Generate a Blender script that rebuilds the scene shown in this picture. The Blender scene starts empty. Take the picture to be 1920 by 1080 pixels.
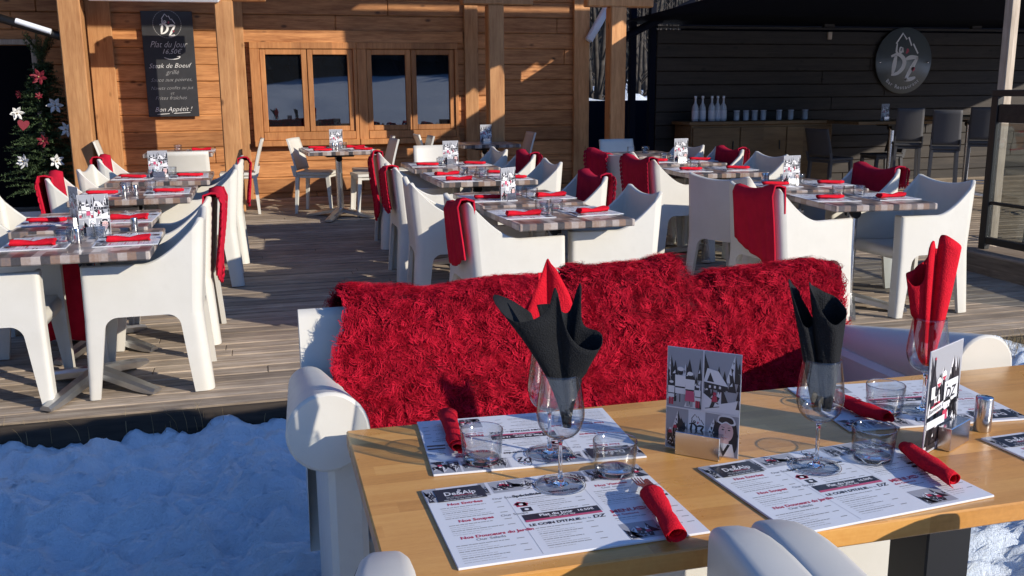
import bpy, math, random
import numpy as np
from mathutils import Vector, Matrix
R = math.radians
PI = math.pi
scene = bpy.context.scene
COL = scene.collection

# ------------------------------------------------------------------ camera, sky, sun, exposure
W_RES, H_RES = 1920, 1080
F_PX, PITCH, YAW, ROLL, CAM_H = 1765.4, R(11.744), R(15.02), R(-0.455), 1.46
fw = Vector((math.sin(YAW)*math.cos(PITCH), math.cos(YAW)*math.cos(PITCH), -math.sin(PITCH)))
rt = Vector((math.cos(YAW), -math.sin(YAW), 0.0))
up = rt.cross(fw)
rt2 = rt*math.cos(ROLL) + up*math.sin(ROLL)
up2 = up*math.cos(ROLL) - rt*math.sin(ROLL)
cd = bpy.data.cameras.new('camera')
cam = bpy.data.objects.new('camera', cd)
COL.objects.link(cam)
cd.sensor_width = 36.0
cd.lens = 36.0*F_PX/W_RES
cd.clip_start = 0.05
cd.clip_end = 600
cam.matrix_world = Matrix(((rt2.x, up2.x, -fw.x, 0), (rt2.y, up2.y, -fw.y, 0), (rt2.z, up2.z, -fw.z, CAM_H), (0, 0, 0, 1)))
scene.camera = cam

SUN_EL = R(21.0)
SUN_AZ = R(135.0)      # clockwise from +Y
sun_dir = Vector((math.sin(SUN_AZ)*math.cos(SUN_EL), math.cos(SUN_AZ)*math.cos(SUN_EL), math.sin(SUN_EL)))
world = bpy.data.worlds.new("World")
scene.world = world
world.use_nodes = True
wt = world.node_tree
bg = wt.nodes['Background']
sky = wt.nodes.new('ShaderNodeTexSky')
sky.sky_type = 'NISHITA'
sky.sun_disc = False
sky.sun_elevation = SUN_EL
sky.sun_rotation = SUN_AZ
sky.altitude = 1500
sky.air_density = 1.0
sky.dust_density = 0.2
sky.ozone_density = 3.0
hs = wt.nodes.new('ShaderNodeHueSaturation')
hs.inputs['Saturation'].default_value = 1.14
hs.inputs['Hue'].default_value = 0.508
wt.links.new(sky.outputs[0], hs.inputs['Color'])
wt.links.new(hs.outputs[0], bg.inputs[0])
bg.inputs[1].default_value = 0.15
sd = bpy.data.lights.new('sun', 'SUN')
sd.energy = 3.7
sd.angle = R(0.53)
sd.color = (1.0, 0.91, 0.78)
sun = bpy.data.objects.new('sun', sd)
COL.objects.link(sun)
sun.rotation_euler = (-sun_dir).to_track_quat('-Z', 'Y').to_euler()
sun.location = (6, -6, 8)
scene.view_settings.view_transform = 'Standard'
scene.view_settings.look = 'None'
scene.view_settings.exposure = 0.68
scene.view_settings.gamma = 1.0

SLOPE = 0.02
def gz(y): return SLOPE*(y-4.4) if y > 4.4 else 0.0

# ------------------------------------------------------------------ materials
class NT:
    def __init__(s, name):
        s.m = bpy.data.materials.new(name); s.m.use_nodes = True
        s.t = s.m.node_tree; s.b = s.t.nodes['Principled BSDF']; s.out = s.t.nodes['Material Output']
    def n(s, typ, props=None, **inp):
        nd = s.t.nodes.new('ShaderNode'+typ)
        for k, v in (props or {}).items(): setattr(nd, k, v)
        for k, v in inp.items():
            key = int(k[1:]) if k[0] == 'i' and k[1:].isdigit() else k.replace('_', ' ')
            s.set(nd.inputs[key], v)
        return nd
    def set(s, sock, v):
        if isinstance(v, bpy.types.NodeSocket): s.t.links.new(v, sock)
        elif isinstance(v, bpy.types.Node): s.t.links.new(v.outputs[0], sock)
        else:
            if sock.type == 'RGBA' and len(v) == 3: v = (*v, 1)
            sock.default_value = v
    def P(s, **kw):
        for k, v in kw.items(): s.set(s.b.inputs[k.replace('_', ' ')], v)
        return s
    def math(s, op, a, b=0.0, c=None):
        kw = dict(i0=a, i1=b)
        if c is not None: kw['i2'] = c
        return s.n('Math', dict(operation=op), **kw)
    def ramp(s, fac, stops, interp='LINEAR'):
        nd = s.n('ValToRGB', i0=fac); cr = nd.color_ramp; cr.interpolation = interp
        while len(cr.elements) < len(stops): cr.elements.new(0.5)
        for e, (p, c) in zip(cr.elements, stops):
            e.position = p; e.color = (*c, 1) if len(c) == 3 else c
        return nd
    def mix(s, fac, a, b, blend='MIX'):
        nd = s.t.nodes.new('ShaderNodeMix'); nd.data_type = 'RGBA'; nd.blend_type = blend
        s.set(nd.inputs[0], fac); s.set(nd.inputs[6], a); s.set(nd.inputs[7], b)
        return nd.outputs[2]
    def coords(s, scale=(1, 1, 1), kind='Object'):
        tc = s.n('TexCoord')
        mp = s.n('Mapping'); s.set(mp.inputs[0], tc.outputs[kind]); mp.inputs['Scale'].default_value = scale
        return mp.outputs[0]
    def noise(s, vec, scale, detail=4.0, rough=0.55):
        nd = s.n('TexNoise'); s.set(nd.inputs['Vector'], vec)
        nd.inputs['Scale'].default_value = scale; nd.inputs['Detail'].default_value = detail; nd.inputs['Roughness'].default_value = rough
        return nd.outputs['Fac']
    def bump(s, h, strength, dist=0.01):
        nd = s.n('Bump'); nd.inputs['Strength'].default_value = strength; nd.inputs['Distance'].default_value = dist
        s.set(nd.inputs['Height'], h); s.set(s.b.inputs['Normal'], nd.outputs[0])
        return nd

def simple(name, col, rough=0.5, metal=0.0, var=0.0, vscale=8.0, bumps=0.0, bscale=60.0, spec=0.5, **kw):
    m = NT(name)
    m.P(Roughness=rough, Metallic=metal, Specular_IOR_Level=spec, **kw)
    if var > 0:
        f = m.noise(m.coords(), vscale)
        a = tuple(max(0, c*(1-var)) for c in col); b = tuple(min(1, c*(1+var)) for c in col)
        m.P(Base_Color=m.ramp(f, [(0.3, a), (0.7, b)]).outputs[0])
    else: m.P(Base_Color=col)
    if bumps > 0: m.bump(m.noise(m.coords(), bscale), bumps, 0.004)
    return m.m

def wood(name, dark, light, axis=0, plank=0.2, paxis=2, rough=0.6, knots=0.6, gloss=None):
    """planks: grain stretched along axis, a tone per plank along paxis, scattered knots"""
    m = NT(name)
    tc = m.n('TexCoord'); sep = m.n('SeparateXYZ', i0=tc.outputs['Object'])
    cell = m.math('FLOOR', m.math('DIVIDE', sep.outputs[paxis], plank))
    wn = m.n('TexWhiteNoise', dict(noise_dimensions='1D')); m.set(wn.inputs['W'], cell)
    sc = [9.0, 9.0, 9.0]; sc[axis] = 0.9
    mp = m.n('Mapping'); m.set(mp.inputs[0], tc.outputs['Object']); mp.inputs['Scale'].default_value = sc
    off = m.n('CombineXYZ', i0=m.math('MULTIPLY', cell, 3.17), i1=m.math('MULTIPLY', cell, 1.7), i2=m.math('MULTIPLY', cell, 2.3))
    add = m.n('VectorMath', dict(operation='ADD'), i0=mp.outputs[0], i1=off.outputs[0])
    g = m.noise(add.outputs[0], 2.2, 6, 0.62)
    wv = m.n('TexNoise'); m.set(wv.inputs['Vector'], add.outputs[0]); wv.inputs['Scale'].default_value = 9.0; wv.inputs['Detail'].default_value = 2
    f = m.math('ADD', m.math('MULTIPLY', g, 0.7), m.math('MULTIPLY', wv.outputs['Fac'], 0.3))
    base = m.ramp(f, [(0.33, dark), (0.62, light)]).outputs[0]
    blot = m.noise(tc.outputs['Object'], 1.3, 5, 0.6)
    tone = m.math('MULTIPLY', m.math('MULTIPLY_ADD', wn.outputs['Value'], 0.45, 0.76), m.math('MULTIPLY_ADD', blot, 0.5, 0.75))
    c = m.mix(1.0, base, m.n('CombineColor', i0=tone, i1=tone, i2=tone).outputs[0], 'MULTIPLY')
    if knots > 0:
        ks = [5.2, 5.2, 5.2]; ks[axis] = 2.6
        kp = m.n('Mapping'); m.set(kp.inputs[0], tc.outputs['Object']); kp.inputs['Scale'].default_value = ks
        add2 = m.n('VectorMath', dict(operation='ADD'), i0=kp.outputs[0], i1=off.outputs[0])
        vo = m.n('TexVoronoi', i0=add2.outputs[0]); vo.inputs['Scale'].default_value = 1.0
        k = m.ramp(vo.outputs['Distance'], [(0.05, (1, 1, 1)), (0.13, (0, 0, 0))]).outputs[0]
        kk = m.math('MULTIPLY', k, knots)
        c = m.mix(kk, c, tuple(x*0.25 for x in dark))
    m.P(Base_Color=c, Roughness=rough, Specular_IOR_Level=0.35)
    m.bump(f, 0.25, 0.004)
    return m.m

M = {}
def worn_white():
    m = NT('white_moulded_plastic'); v = m.coords()
    n1 = m.noise(v, 5, 3); n2 = m.noise(v, 13, 7, 0.7); n3 = m.noise(v, 70, 4, 0.7)
    c = m.ramp(n1, [(0.3, (0.555, 0.535, 0.475)), (0.7, (0.60, 0.58, 0.52))]).outputs[0]
    g = m.math('MULTIPLY', m.ramp(n2, [(0.56, (0, 0, 0)), (0.76, (1, 1, 1))]).outputs[0], 0.22)
    c = m.mix(g, c, (0.43, 0.405, 0.35))
    c = m.mix(m.math('MULTIPLY', m.ramp(n3, [(0.66, (0, 0, 0)), (0.74, (1, 1, 1))]).outputs[0], 0.22), c, (0.33, 0.31, 0.27))
    m.P(Base_Color=c, Roughness=m.math('MULTIPLY_ADD', n2, 0.3, 0.28))
    m.bump(n3, 0.05, 0.003); return m.m
M['white'] = worn_white()
M['chrome'] = simple('brushed_steel', (0.62, 0.62, 0.63), 0.22, 1.0)
M['alu'] = simple('cast_aluminium', (0.55, 0.56, 0.57), 0.38, 1.0, var=0.1)
M['black'] = simple('black_metal', (0.005, 0.005, 0.006), 0.5)
M['throw'] = simple('red_fleece', (0.44, 0.010, 0.030), 0.95, var=0.12, vscale=14, bumps=0.5, bscale=170, spec=0.1)
M['throwdark'] = simple('burgundy_fleece', (0.30, 0.008, 0.030), 0.95, var=0.15, vscale=14, bumps=0.5, bscale=170, spec=0.1)
M['napkin'] = simple('red_paper_napkin', (0.55, 0.010, 0.024), 0.9, var=0.10, vscale=40, bumps=0.7, bscale=330, spec=0.1)
M['blacknapkin'] = simple('black_paper_napkin', (0.010, 0.011, 0.013), 0.85, var=0.2, vscale=30, bumps=0.7, bscale=330, spec=0.2)
M['chalet'] = wood('chalet_planks', (0.24, 0.085, 0.024), (0.52, 0.235, 0.085), axis=0, plank=0.2, paxis=2, knots=0.85)
M['post'] = wood('post_timber', (0.36, 0.155, 0.055), (0.56, 0.29, 0.12), axis=2, plank=1.7, paxis=0, knots=0.8)
M['frame'] = wood('window_timber', (0.30, 0.115, 0.036), (0.46, 0.205, 0.072), axis=2, plank=0.5, paxis=0, knots=0.25)
M['barwood'] = wood('bar_planks', (0.013, 0.009, 0.007), (0.036, 0.027, 0.020), axis=0, plank=0.18, paxis=2, knots=0.75)
M['counter'] = wood('counter_timber', (0.12, 0.07, 0.03), (0.20, 0.125, 0.055), axis=0, plank=0.6, paxis=0, knots=0.15)
M['greypost'] = wood('weathered_timber', (0.34, 0.27, 0.2), (0.55, 0.46, 0.36), axis=2, plank=3.0, paxis=0, knots=0.3)
M['fascia'] = wood('shade_dark_fascia', (0.018, 0.014, 0.011), (0.06, 0.046, 0.034), axis=0, plank=0.09, paxis=2, knots=0.2)  # board tone darkened for the shade along the deck edge
M['basewood'] = wood('planter_timber', (0.12, 0.09, 0.065), (0.27, 0.21, 0.155), axis=1, plank=0.09, paxis=2, knots=0.3)

def deck_mat():
    m = NT('weathered_deck')
    tc = m.n('TexCoord'); sep = m.n('SeparateXYZ', i0=tc.outputs['Object'])
    cell = m.math('FLOOR', m.math('DIVIDE', m.math('SUBTRACT', sep.outputs[1], 4.4), 0.12))
    wn = m.n('TexWhiteNoise', dict(noise_dimensions='1D')); m.set(wn.inputs['W'], cell)
    mp = m.n('Mapping'); m.set(mp.inputs[0], tc.outputs['Object']); mp.inputs['Scale'].default_value = (1.1, 14, 14)
    off = m.n('CombineXYZ', i0=m.math('MULTIPLY', cell, 3.7))
    add = m.n('VectorMath', dict(operation='ADD'), i0=mp.outputs[0], i1=off.outputs[0])
    g = m.noise(add.outputs[0], 2.5, 8, 0.7)
    blot = m.noise(tc.outputs['Object'], 1.6, 5, 0.6)
    c = m.ramp(g, [(0.3, (0.17, 0.128, 0.09)), (0.5, (0.36, 0.285, 0.21)), (0.72, (0.55, 0.46, 0.36))]).outputs[0]
    tone = m.math('MULTIPLY_ADD', wn.outputs['Value'], 0.45, 0.72)
    c = m.mix(1.0, c, m.n('CombineColor', i0=tone, i1=tone, i2=tone).outputs[0], 'MULTIPLY')
    c = m.mix(m.ramp(blot, [(0.42, (0, 0, 0)), (0.7, (0.55, 0.55, 0.55))]).outputs[0], c, (0.12, 0.095, 0.075))
    m.P(Base_Color=c, Roughness=0.8, Specular_IOR_Level=0.25)
    m.bump(g, 0.6, 0.006)
    return m.m
M['deck'] = deck_mat()

def snow_mat():
    m = NT('snow_crust')
    v = m.coords()
    n1 = m.noise(v, 7, 8, 0.62); n2 = m.noise(v, 60, 6, 0.7)
    c = m.ramp(n1, [(0.3, (0.76, 0.86, 0.97)), (0.65, (0.84, 0.92, 0.99))]).outputs[0]
    m.P(Base_Color=c, Roughness=0.75, Specular_IOR_Level=0.25)
    n3 = m.noise(v, 190, 3, 0.7)
    m.bump(m.math('ADD', m.math('ADD', m.math('MULTIPLY', n1, 0.8), m.math('MULTIPLY', n2, 0.6)), m.math('MULTIPLY', n3, 0.16)), 1.0, 0.042)
    return m.m
M['snow'] = snow_mat()

def mosaic_mat():
    m = NT('wood_mosaic_laminate')
    tc = m.n('TexCoord'); sep = m.n('SeparateXYZ', i0=tc.outputs['Object'])
    cx = m.math('FLOOR', m.math('DIVIDE', sep.outputs[0], 0.045))
    jit = m.n('TexWhiteNoise', dict(noise_dimensions='1D')); m.set(jit.inputs['W'], cx)
    cy = m.math('FLOOR', m.math('ADD', m.math('DIVIDE', sep.outputs[1], 0.075), m.math('MULTIPLY', jit.outputs['Value'], 7.0)))
    wn = m.n('TexWhiteNoise', dict(noise_dimensions='2D')); m.set(wn.inputs['Vector'], m.n('CombineXYZ', i0=cx, i1=cy).outputs[0])
    g = m.noise(m.coords((60, 8, 60)), 1.0, 4)
    f = m.math('ADD', m.math('MULTIPLY', wn.outputs['Value'], 0.8), m.math('MULTIPLY', g, 0.25))
    c = m.ramp(f, [(0.15, (0.05, 0.045, 0.045)), (0.4, (0.13, 0.115, 0.115)), (0.55, (0.24, 0.155, 0.11)), (0.72, (0.36, 0.31, 0.28)), (0.95, (0.60, 0.52, 0.44))]).outputs[0]
    m.P(Base_Color=c, Roughness=0.28, Specular_IOR_Level=0.5)
    return m.m
M['mosaic'] = mosaic_mat()

def beech_mat():
    m = NT('oiled_beech_staves')
    tc = m.n('TexCoord'); sep = m.n('SeparateXYZ', i0=tc.outputs['Object'])
    cy = m.math('FLOOR', m.math('DIVIDE', sep.outputs[1], 0.043))
    jit = m.n('TexWhiteNoise', dict(noise_dimensions='1D')); m.set(jit.inputs['W'], cy)
    cx = m.math('FLOOR', m.math('ADD', m.math('DIVIDE', sep.outputs[0], 0.42), m.math('MULTIPLY', jit.outputs['Value'], 5.0)))
    wn = m.n('TexWhiteNoise', dict(noise_dimensions='2D')); m.set(wn.inputs['Vector'], m.n('CombineXYZ', i0=cx, i1=cy).outputs[0])
    off = m.n('VectorMath', dict(operation='SCALE'), i0=wn.outputs['Color']); off.inputs['Scale'].default_value = 9
    mp = m.n('Mapping'); m.set(mp.inputs[0], tc.outputs['Object']); mp.inputs['Scale'].default_value = (4, 60, 60)
    add = m.n('VectorMath', dict(operation='ADD'), i0=mp.outputs[0], i1=off.outputs[0])
    g = m.noise(add.outputs[0], 1.0, 6, 0.65)
    fl = m.noise(m.coords((90, 380, 90)), 1.0, 2)
    f = m.math('ADD', m.math('ADD', m.math('MULTIPLY', wn.outputs['Value'], 0.30), m.math('MULTIPLY', g, 0.45)), m.math('MULTIPLY', fl, 0.25))
    c = m.ramp(f, [(0.25, (0.38, 0.170, 0.038)), (0.5, (0.55, 0.265, 0.066)), (0.78, (0.66, 0.36, 0.105))]).outputs[0]
    wear = m.noise(tc.outputs['Object'], 6, 6, 0.65)
    m.P(Base_Color=c, Roughness=m.math('MULTIPLY_ADD', wear, 0.35, 0.14), Specular_IOR_Level=0.45)
    m.bump(g, 0.10, 0.002)
    return m.m
M['beech'] = beech_mat()

def glass_mat(name, tint, edge, ior=1.45):
    m = NT(name)
    lw = m.n('LayerWeight'); lw.inputs['Blend'].default_value = 0.35
    col = m.mix(m.math('POWER', lw.outputs['Facing'], 2.6), tint, edge)
    tr = m.n('BsdfTransparent', i0=col)
    gl = m.n('BsdfGlossy', dict(distribution='GGX')); gl.inputs['Roughness'].default_value = 0.02
    f0 = ((ior-1)/(ior+1))**2
    lw2 = m.n('LayerWeight'); lw2.inputs['Blend'].default_value = 0.5
    fr = m.math('MULTIPLY_ADD', m.math('POWER', lw2.outputs['Facing'], 5.0), 1-f0, f0)
    mx = m.n('MixShader', i0=fr); m.set(mx.inputs[1], tr.outputs[0]); m.set(mx.inputs[2], gl.outputs[0])
    m.t.links.new(mx.outputs[0], m.out.inputs['Surface'])
    return m.m
M['glass'] = glass_mat('clear_drinking_glass', (0.965, 0.975, 0.98), (0.10, 0.12, 0.14), 1.75)
M['solidglass'] = simple('solid_clear_glass', (0.97, 0.98, 0.98), 0.0, Transmission_Weight=1.0, IOR=1.5)
M['screenglass'] = glass_mat('screen_glass', (0.72, 0.75, 0.75), (0.5, 0.53, 0.53), 1.6)
M['pane'] = simple('dark_window_glass', (0.006, 0.007, 0.009), 0.015, spec=1.0)
M['pane'].node_tree.nodes['Principled BSDF'].inputs['IOR'].default_value = 1.75
M['bottleglass'] = simple('frosted_bottle_glass', (0.42, 0.45, 0.48), 0.15, spec=0.8)
M['paper'] = simple('coated_paper', (0.63, 0.65, 0.68), 0.35, var=0.015)
M['ink'] = simple('black_ink', (0.014, 0.015, 0.022), 0.35)
M['inkgrey'] = simple('grey_print', (0.30, 0.31, 0.34), 0.4)
M['inklight'] = simple('light_grey_print', (0.55, 0.56, 0.60), 0.4)
M['inkmid'] = simple('text_print', (0.20, 0.205, 0.22), 0.4)
M['inkred'] = simple('red_print', (0.42, 0.03, 0.07), 0.4)
M['inkpink'] = simple('pink_print', (0.50, 0.07, 0.15), 0.4)
M['inkwhite'] = simple('white_print', (0.66, 0.66, 0.68), 0.4)
M['inkblue'] = simple('blue_print', (0.08, 0.16, 0.45), 0.4)
M['skin'] = simple('face_print', (0.62, 0.40, 0.38), 0.4)
M['slate'] = simple('chalkboard_slate', (0.022, 0.022, 0.024), 0.55, var=0.25, vscale=6)
M['chalk'] = simple('white_chalk', (0.72, 0.72, 0.70), 0.9)
M['chalkfaint'] = simple('faint_chalk', (0.33, 0.33, 0.33), 0.9)
M['signplate'] = simple('smoked_sign_plate', (0.10, 0.115, 0.12), 0.25, spec=0.6)
M['navy'] = simple('navy_canvas', (0.006, 0.008, 0.016), 0.9, spec=0.1)
M['stoolgrey'] = simple('grey_stool_plastic', (0.075, 0.075, 0.08), 0.6, spec=0.25)
M['whitemetal'] = simple('white_coated_metal', (0.7, 0.74, 0.8), 0.35)
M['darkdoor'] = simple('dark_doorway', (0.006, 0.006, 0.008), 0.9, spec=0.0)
M['roof'] = wood('roof_boards', (0.19, 0.085, 0.035), (0.34, 0.165, 0.07), axis=1, plank=0.16, paxis=0, knots=0.3)

def leafy(name, a, b):
    m = NT(name); f = m.noise(m.coords(), 9, 4)
    m.P(Base_Color=m.ramp(f, [(0.3, a), (0.7, b)]).outputs[0], Roughness=0.7, Specular_IOR_Level=0.2); return m.m
M['needles'] = leafy('fir_needles', (0.030, 0.060, 0.026), (0.13, 0.19, 0.085))
M['bark'] = leafy('bare_bark', (0.022, 0.019, 0.017), (0.075, 0.066, 0.058))
M['straw'] = leafy('dry_grass', (0.2, 0.14, 0.06), (0.45, 0.35, 0.19))
M['forest'] = leafy('far_forest', (0.006, 0.010, 0.009), (0.02, 0.028, 0.022))
M['hillside'] = leafy('forested_hillside', (0.014, 0.018, 0.018), (0.07, 0.08, 0.09))
M['flowerwhite'] = simple('white_silk_petals', (0.62, 0.62, 0.61), 0.7)
M['flowerred'] = simple('red_silk_petals', (0.16, 0.005, 0.016), 0.7)

def fur_mat():
    m = NT('red_sheepskin')
    f = m.noise(m.coords(), 22, 4)
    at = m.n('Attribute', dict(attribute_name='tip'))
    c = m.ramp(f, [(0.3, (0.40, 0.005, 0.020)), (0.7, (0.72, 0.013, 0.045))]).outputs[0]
    c2 = m.mix(at.outputs['Fac'], (0.075, 0.001, 0.006), c)  # roots coloured dark for the shade in the gaps between locks
    m.P(Base_Color=c2, Roughness=0.8, Specular_IOR_Level=0.12)
    return m.m
M['fur'] = fur_mat()

# ------------------------------------------------------------------ mesh builder
class MB:
    def __init__(s): s.v = []; s.f = []; s.mi = []; s.sm = []; s.mats = []
    def slot(s, mat):
        if mat not in s.mats: s.mats.append(mat)
        return s.mats.index(mat)
    def add(s, verts, faces, mat, smooth=False, X=None):
        o = len(s.v); k = s.slot(mat)
        s.v += [tuple(X @ Vector(p)) if X is not None else tuple(p) for p in verts]
        for f in faces: s.f.append([i+o for i in f]); s.mi.append(k); s.sm.append(smooth)
        return s
    def box(s, c, d, mat, bev=0.0, rz=0.0, X=None):
        x, y, z = d[0]/2, d[1]/2, d[2]/2
        T = Matrix.Translation(c) @ Matrix.Rotation(rz, 4, 'Z')
        if X is not None: T = X @ T
        if bev <= 0:
            vs = [(sx*x, sy*y, sz*z) for sx in (-1, 1) for sy in (-1, 1) for sz in (-1, 1)]
            fs = [(0, 1, 3, 2), (4, 6, 7, 5), (0, 4, 5, 1), (2, 3, 7, 6), (0, 2, 6, 4), (1, 5, 7, 3)]
            return s.add(vs, fs, mat, False, T)
        b = min(bev, x*0.49, y*0.49, z*0.49)
        vs = []; idx = {}
        for sx in (-1, 1):
            for sy in (-1, 1):
                for sz in (-1, 1):
                    for a in range(3):
                        p = [sx*(x-b), sy*(y-b), sz*(z-b)]; p[a] = (sx*x, sy*y, sz*z)[a]
                        idx[(sx, sy, sz, a)] = len(vs); vs.append(tuple(p))
        fs = []
        S = (-1, 1)
        for sg in S:
            fs.append([idx[(sg, -1, -1, 0)], idx[(sg, 1, -1, 0)], idx[(sg, 1, 1, 0)], idx[(sg, -1, 1, 0)]][::sg])
            fs.append([idx[(-1, sg, -1, 1)], idx[(-1, sg, 1, 1)], idx[(1, sg, 1, 1)], idx[(1, sg, -1, 1)]][::sg])
            fs.append([idx[(-1, -1, sg, 2)], idx[(1, -1, sg, 2)], idx[(1, 1, sg, 2)], idx[(-1, 1, sg, 2)]][::sg])
        for a in S:
            for c2 in S:
                fs.append([idx[(a, c2, -1, 0)], idx[(a, c2, -1, 1)], idx[(a, c2, 1, 1)], idx[(a, c2, 1, 0)]])
                fs.append([idx[(a, -1, c2, 0)], idx[(a, -1, c2, 2)], idx[(a, 1, c2, 2)], idx[(a, 1, c2, 0)]])
                fs.append([idx[(-1, a, c2, 1)], idx[(-1, a, c2, 2)], idx[(1, a, c2, 2)], idx[(1, a, c2, 1)]])
                for e in S: fs.append([idx[(a, c2, e, 0)], idx[(a, c2, e, 1)], idx[(a, c2, e, 2)]])
        return s.add(vs, fs, mat, False, T)
    def grid(s, P, mat, smooth=True, X=None, closeu=False):
        """P[i][j] points"""
        n, k = len(P), len(P[0]); vs = [p for row in P for p in row]; fs = []
        for i in range(n if closeu else n-1):
            i2 = (i+1) % n
            for j in range(k-1): fs.append((i*k+j, i2*k+j, i2*k+j+1, i*k+j+1))
        return s.add(vs, fs, mat, smooth, X)
    def sheet(s, P, th, mat, smooth=True, X=None, nrm=None):
        """thick sheet from a point grid"""
        n, k = len(P), len(P[0])
        A = np.array(P, float)
        du = np.gradient(A, axis=0); dv = np.gradient(A, axis=1)
        N = np.cross(du, dv); L = np.linalg.norm(N, axis=2, keepdims=True); L[L == 0] = 1; N = N/L
        B = A - N*th
        vs = [tuple(p) for r in A for p in r] + [tuple(p) for r in B for p in r]; o = n*k; fs = []
        for i in range(n-1):
            for j in range(k-1):
                a, b, c, d = i*k+j, (i+1)*k+j, (i+1)*k+j+1, i*k+j+1
                fs.append((a, b, c, d)); fs.append((o+d, o+c, o+b, o+a))
        s.add(vs, fs, mat, smooth, X)
        ed = []
        for i in range(n-1): ed.append((i*k, i*k+o, (i+1)*k+o, (i+1)*k)); ed.append((i*k+k-1, (i+1)*k+k-1, (i+1)*k+k-1+o, i*k+k-1+o))
        for j in range(k-1): ed.append((j, j+1, j+1+o, j+o)); ed.append(((n-1)*k+j, (n-1)*k+j+o, (n-1)*k+j+1+o, (n-1)*k+j+1))
        base = len(s.v)-len(vs); kk = s.slot(mat)
        for f in ed: s.f.append([i+base for i in f]); s.mi.append(kk); s.sm.append(False)
        return s
    def lathe(s, prof, n, mat, X=None, smooth=True, cap=False):
        P = [[(r*math.cos(2*PI*i/n), r*math.sin(2*PI*i/n), z) for r, z in prof] for i in range(n)]
        s.grid(P, mat, smooth, X, closeu=True)
        if cap:
            for r, z, flip in ((prof[0][0], prof[0][1], True), (prof[-1][0], prof[-1][1], False)):
                if r > 1e-5:
                    vs = [(r*math.cos(2*PI*i/n), r*math.sin(2*PI*i/n), z) for i in range(n)]
                    s.add(vs, [list(range(n))[::-1] if flip else list(range(n))], mat, False, X)
        return s
    def tube(s, pts, r, mat, n=8, X=None, cap=True):
        pts = [Vector(p) for p in pts]; rings = []
        rr = r if isinstance(r, (list, tuple)) else [r]*len(pts)
        ref = Vector((0, 0, 1))
        for i, p in enumerate(pts):
            d = (pts[min(i+1, len(pts)-1)]-pts[max(i-1, 0)]).normalized()
            a = d.cross(ref)
            if a.length < 1e-3: a = d.cross(Vector((1, 0, 0)))
            a.normalize(); b = a.cross(d)
            rings.append([tuple(p + (a*math.cos(2*PI*k/n)+b*math.sin(2*PI*k/n))*rr[i]) for k in range(n)])
        P = [[rings[i][k] for i in range(len(pts))] for k in range(n)]
        s.grid(P, mat, True, X, closeu=True)
        if cap:
            s.add(rings[0], [list(range(n))], mat, False, X); s.add(rings[-1], [list(range(n))[::-1]], mat, False, X)
        return s
    def prism(s, poly, h, mat, X=None, smooth=False):
        """poly in xy, extruded from z=0 to h"""
        n = len(poly)
        vs = [(x, y, 0) for x, y in poly] + [(x, y, h) for x, y in poly]
        fs = [list(range(n))[::-1], list(range(n, 2*n))] + [(i, (i+1) % n, (i+1) % n+n, i+n) for i in range(n)]
        return s.add(vs, fs, mat, smooth, X)
    def mesh(s, name):
        me = bpy.data.meshes.new(name); me.from_pydata(s.v, [], s.f)
        for m in s.mats: me.materials.append(m)
        me.polygons.foreach_set('material_index', s.mi); me.polygons.foreach_set('use_smooth', s.sm)
        me.update(); return me
    def build(s, name, parent=None, loc=None, rz=None):
        o = bpy.data.objects.new(name, s.mesh(name)); COL.objects.link(o)
        if parent: o.parent = parent
        if loc is not None: o.location = loc
        if rz is not None: o.rotation_euler = (0, 0, rz)
        return o

def tag(o, label=None, cat=None, group=None, kind=None):
    if label: o['label'] = label
    if cat: o['category'] = cat
    if group: o['group'] = group
    if kind: o['kind'] = kind
    return o
def thing(name, label, cat, loc=(0, 0, 0), rz=0.0, group=None):
    o = bpy.data.objects.new(name, None); COL.objects.link(o); o.empty_display_size = 0.1
    o.location = loc; o.rotation_euler = (0, 0, rz)
    return tag(o, label, cat, group)
def dup(src, loc, rz, label, group=None, cat=None):
    r = src.copy(); COL.objects.link(r); r.location = loc; r.rotation_euler = (0, 0, rz); r['label'] = label
    if group: r['group'] = group
    for ch in list(src.children):
        c = ch.copy(); COL.objects.link(c); c.parent = r
        for g in list(ch.children):
            d = g.copy(); COL.objects.link(d); d.parent = c
    return r
class Kit:
    """first use moves the original, later uses copy it"""
    def __init__(s, src): s.src = src; s.used = False
    def put(s, loc, rz, label, group=None):
        if not s.used:
            s.used = True; o = s.src; o.location = loc; o.rotation_euler = (0, 0, rz); o['label'] = label
            if group: o['group'] = group
            return o
        return dup(s.src, loc, rz, label, group)

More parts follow.
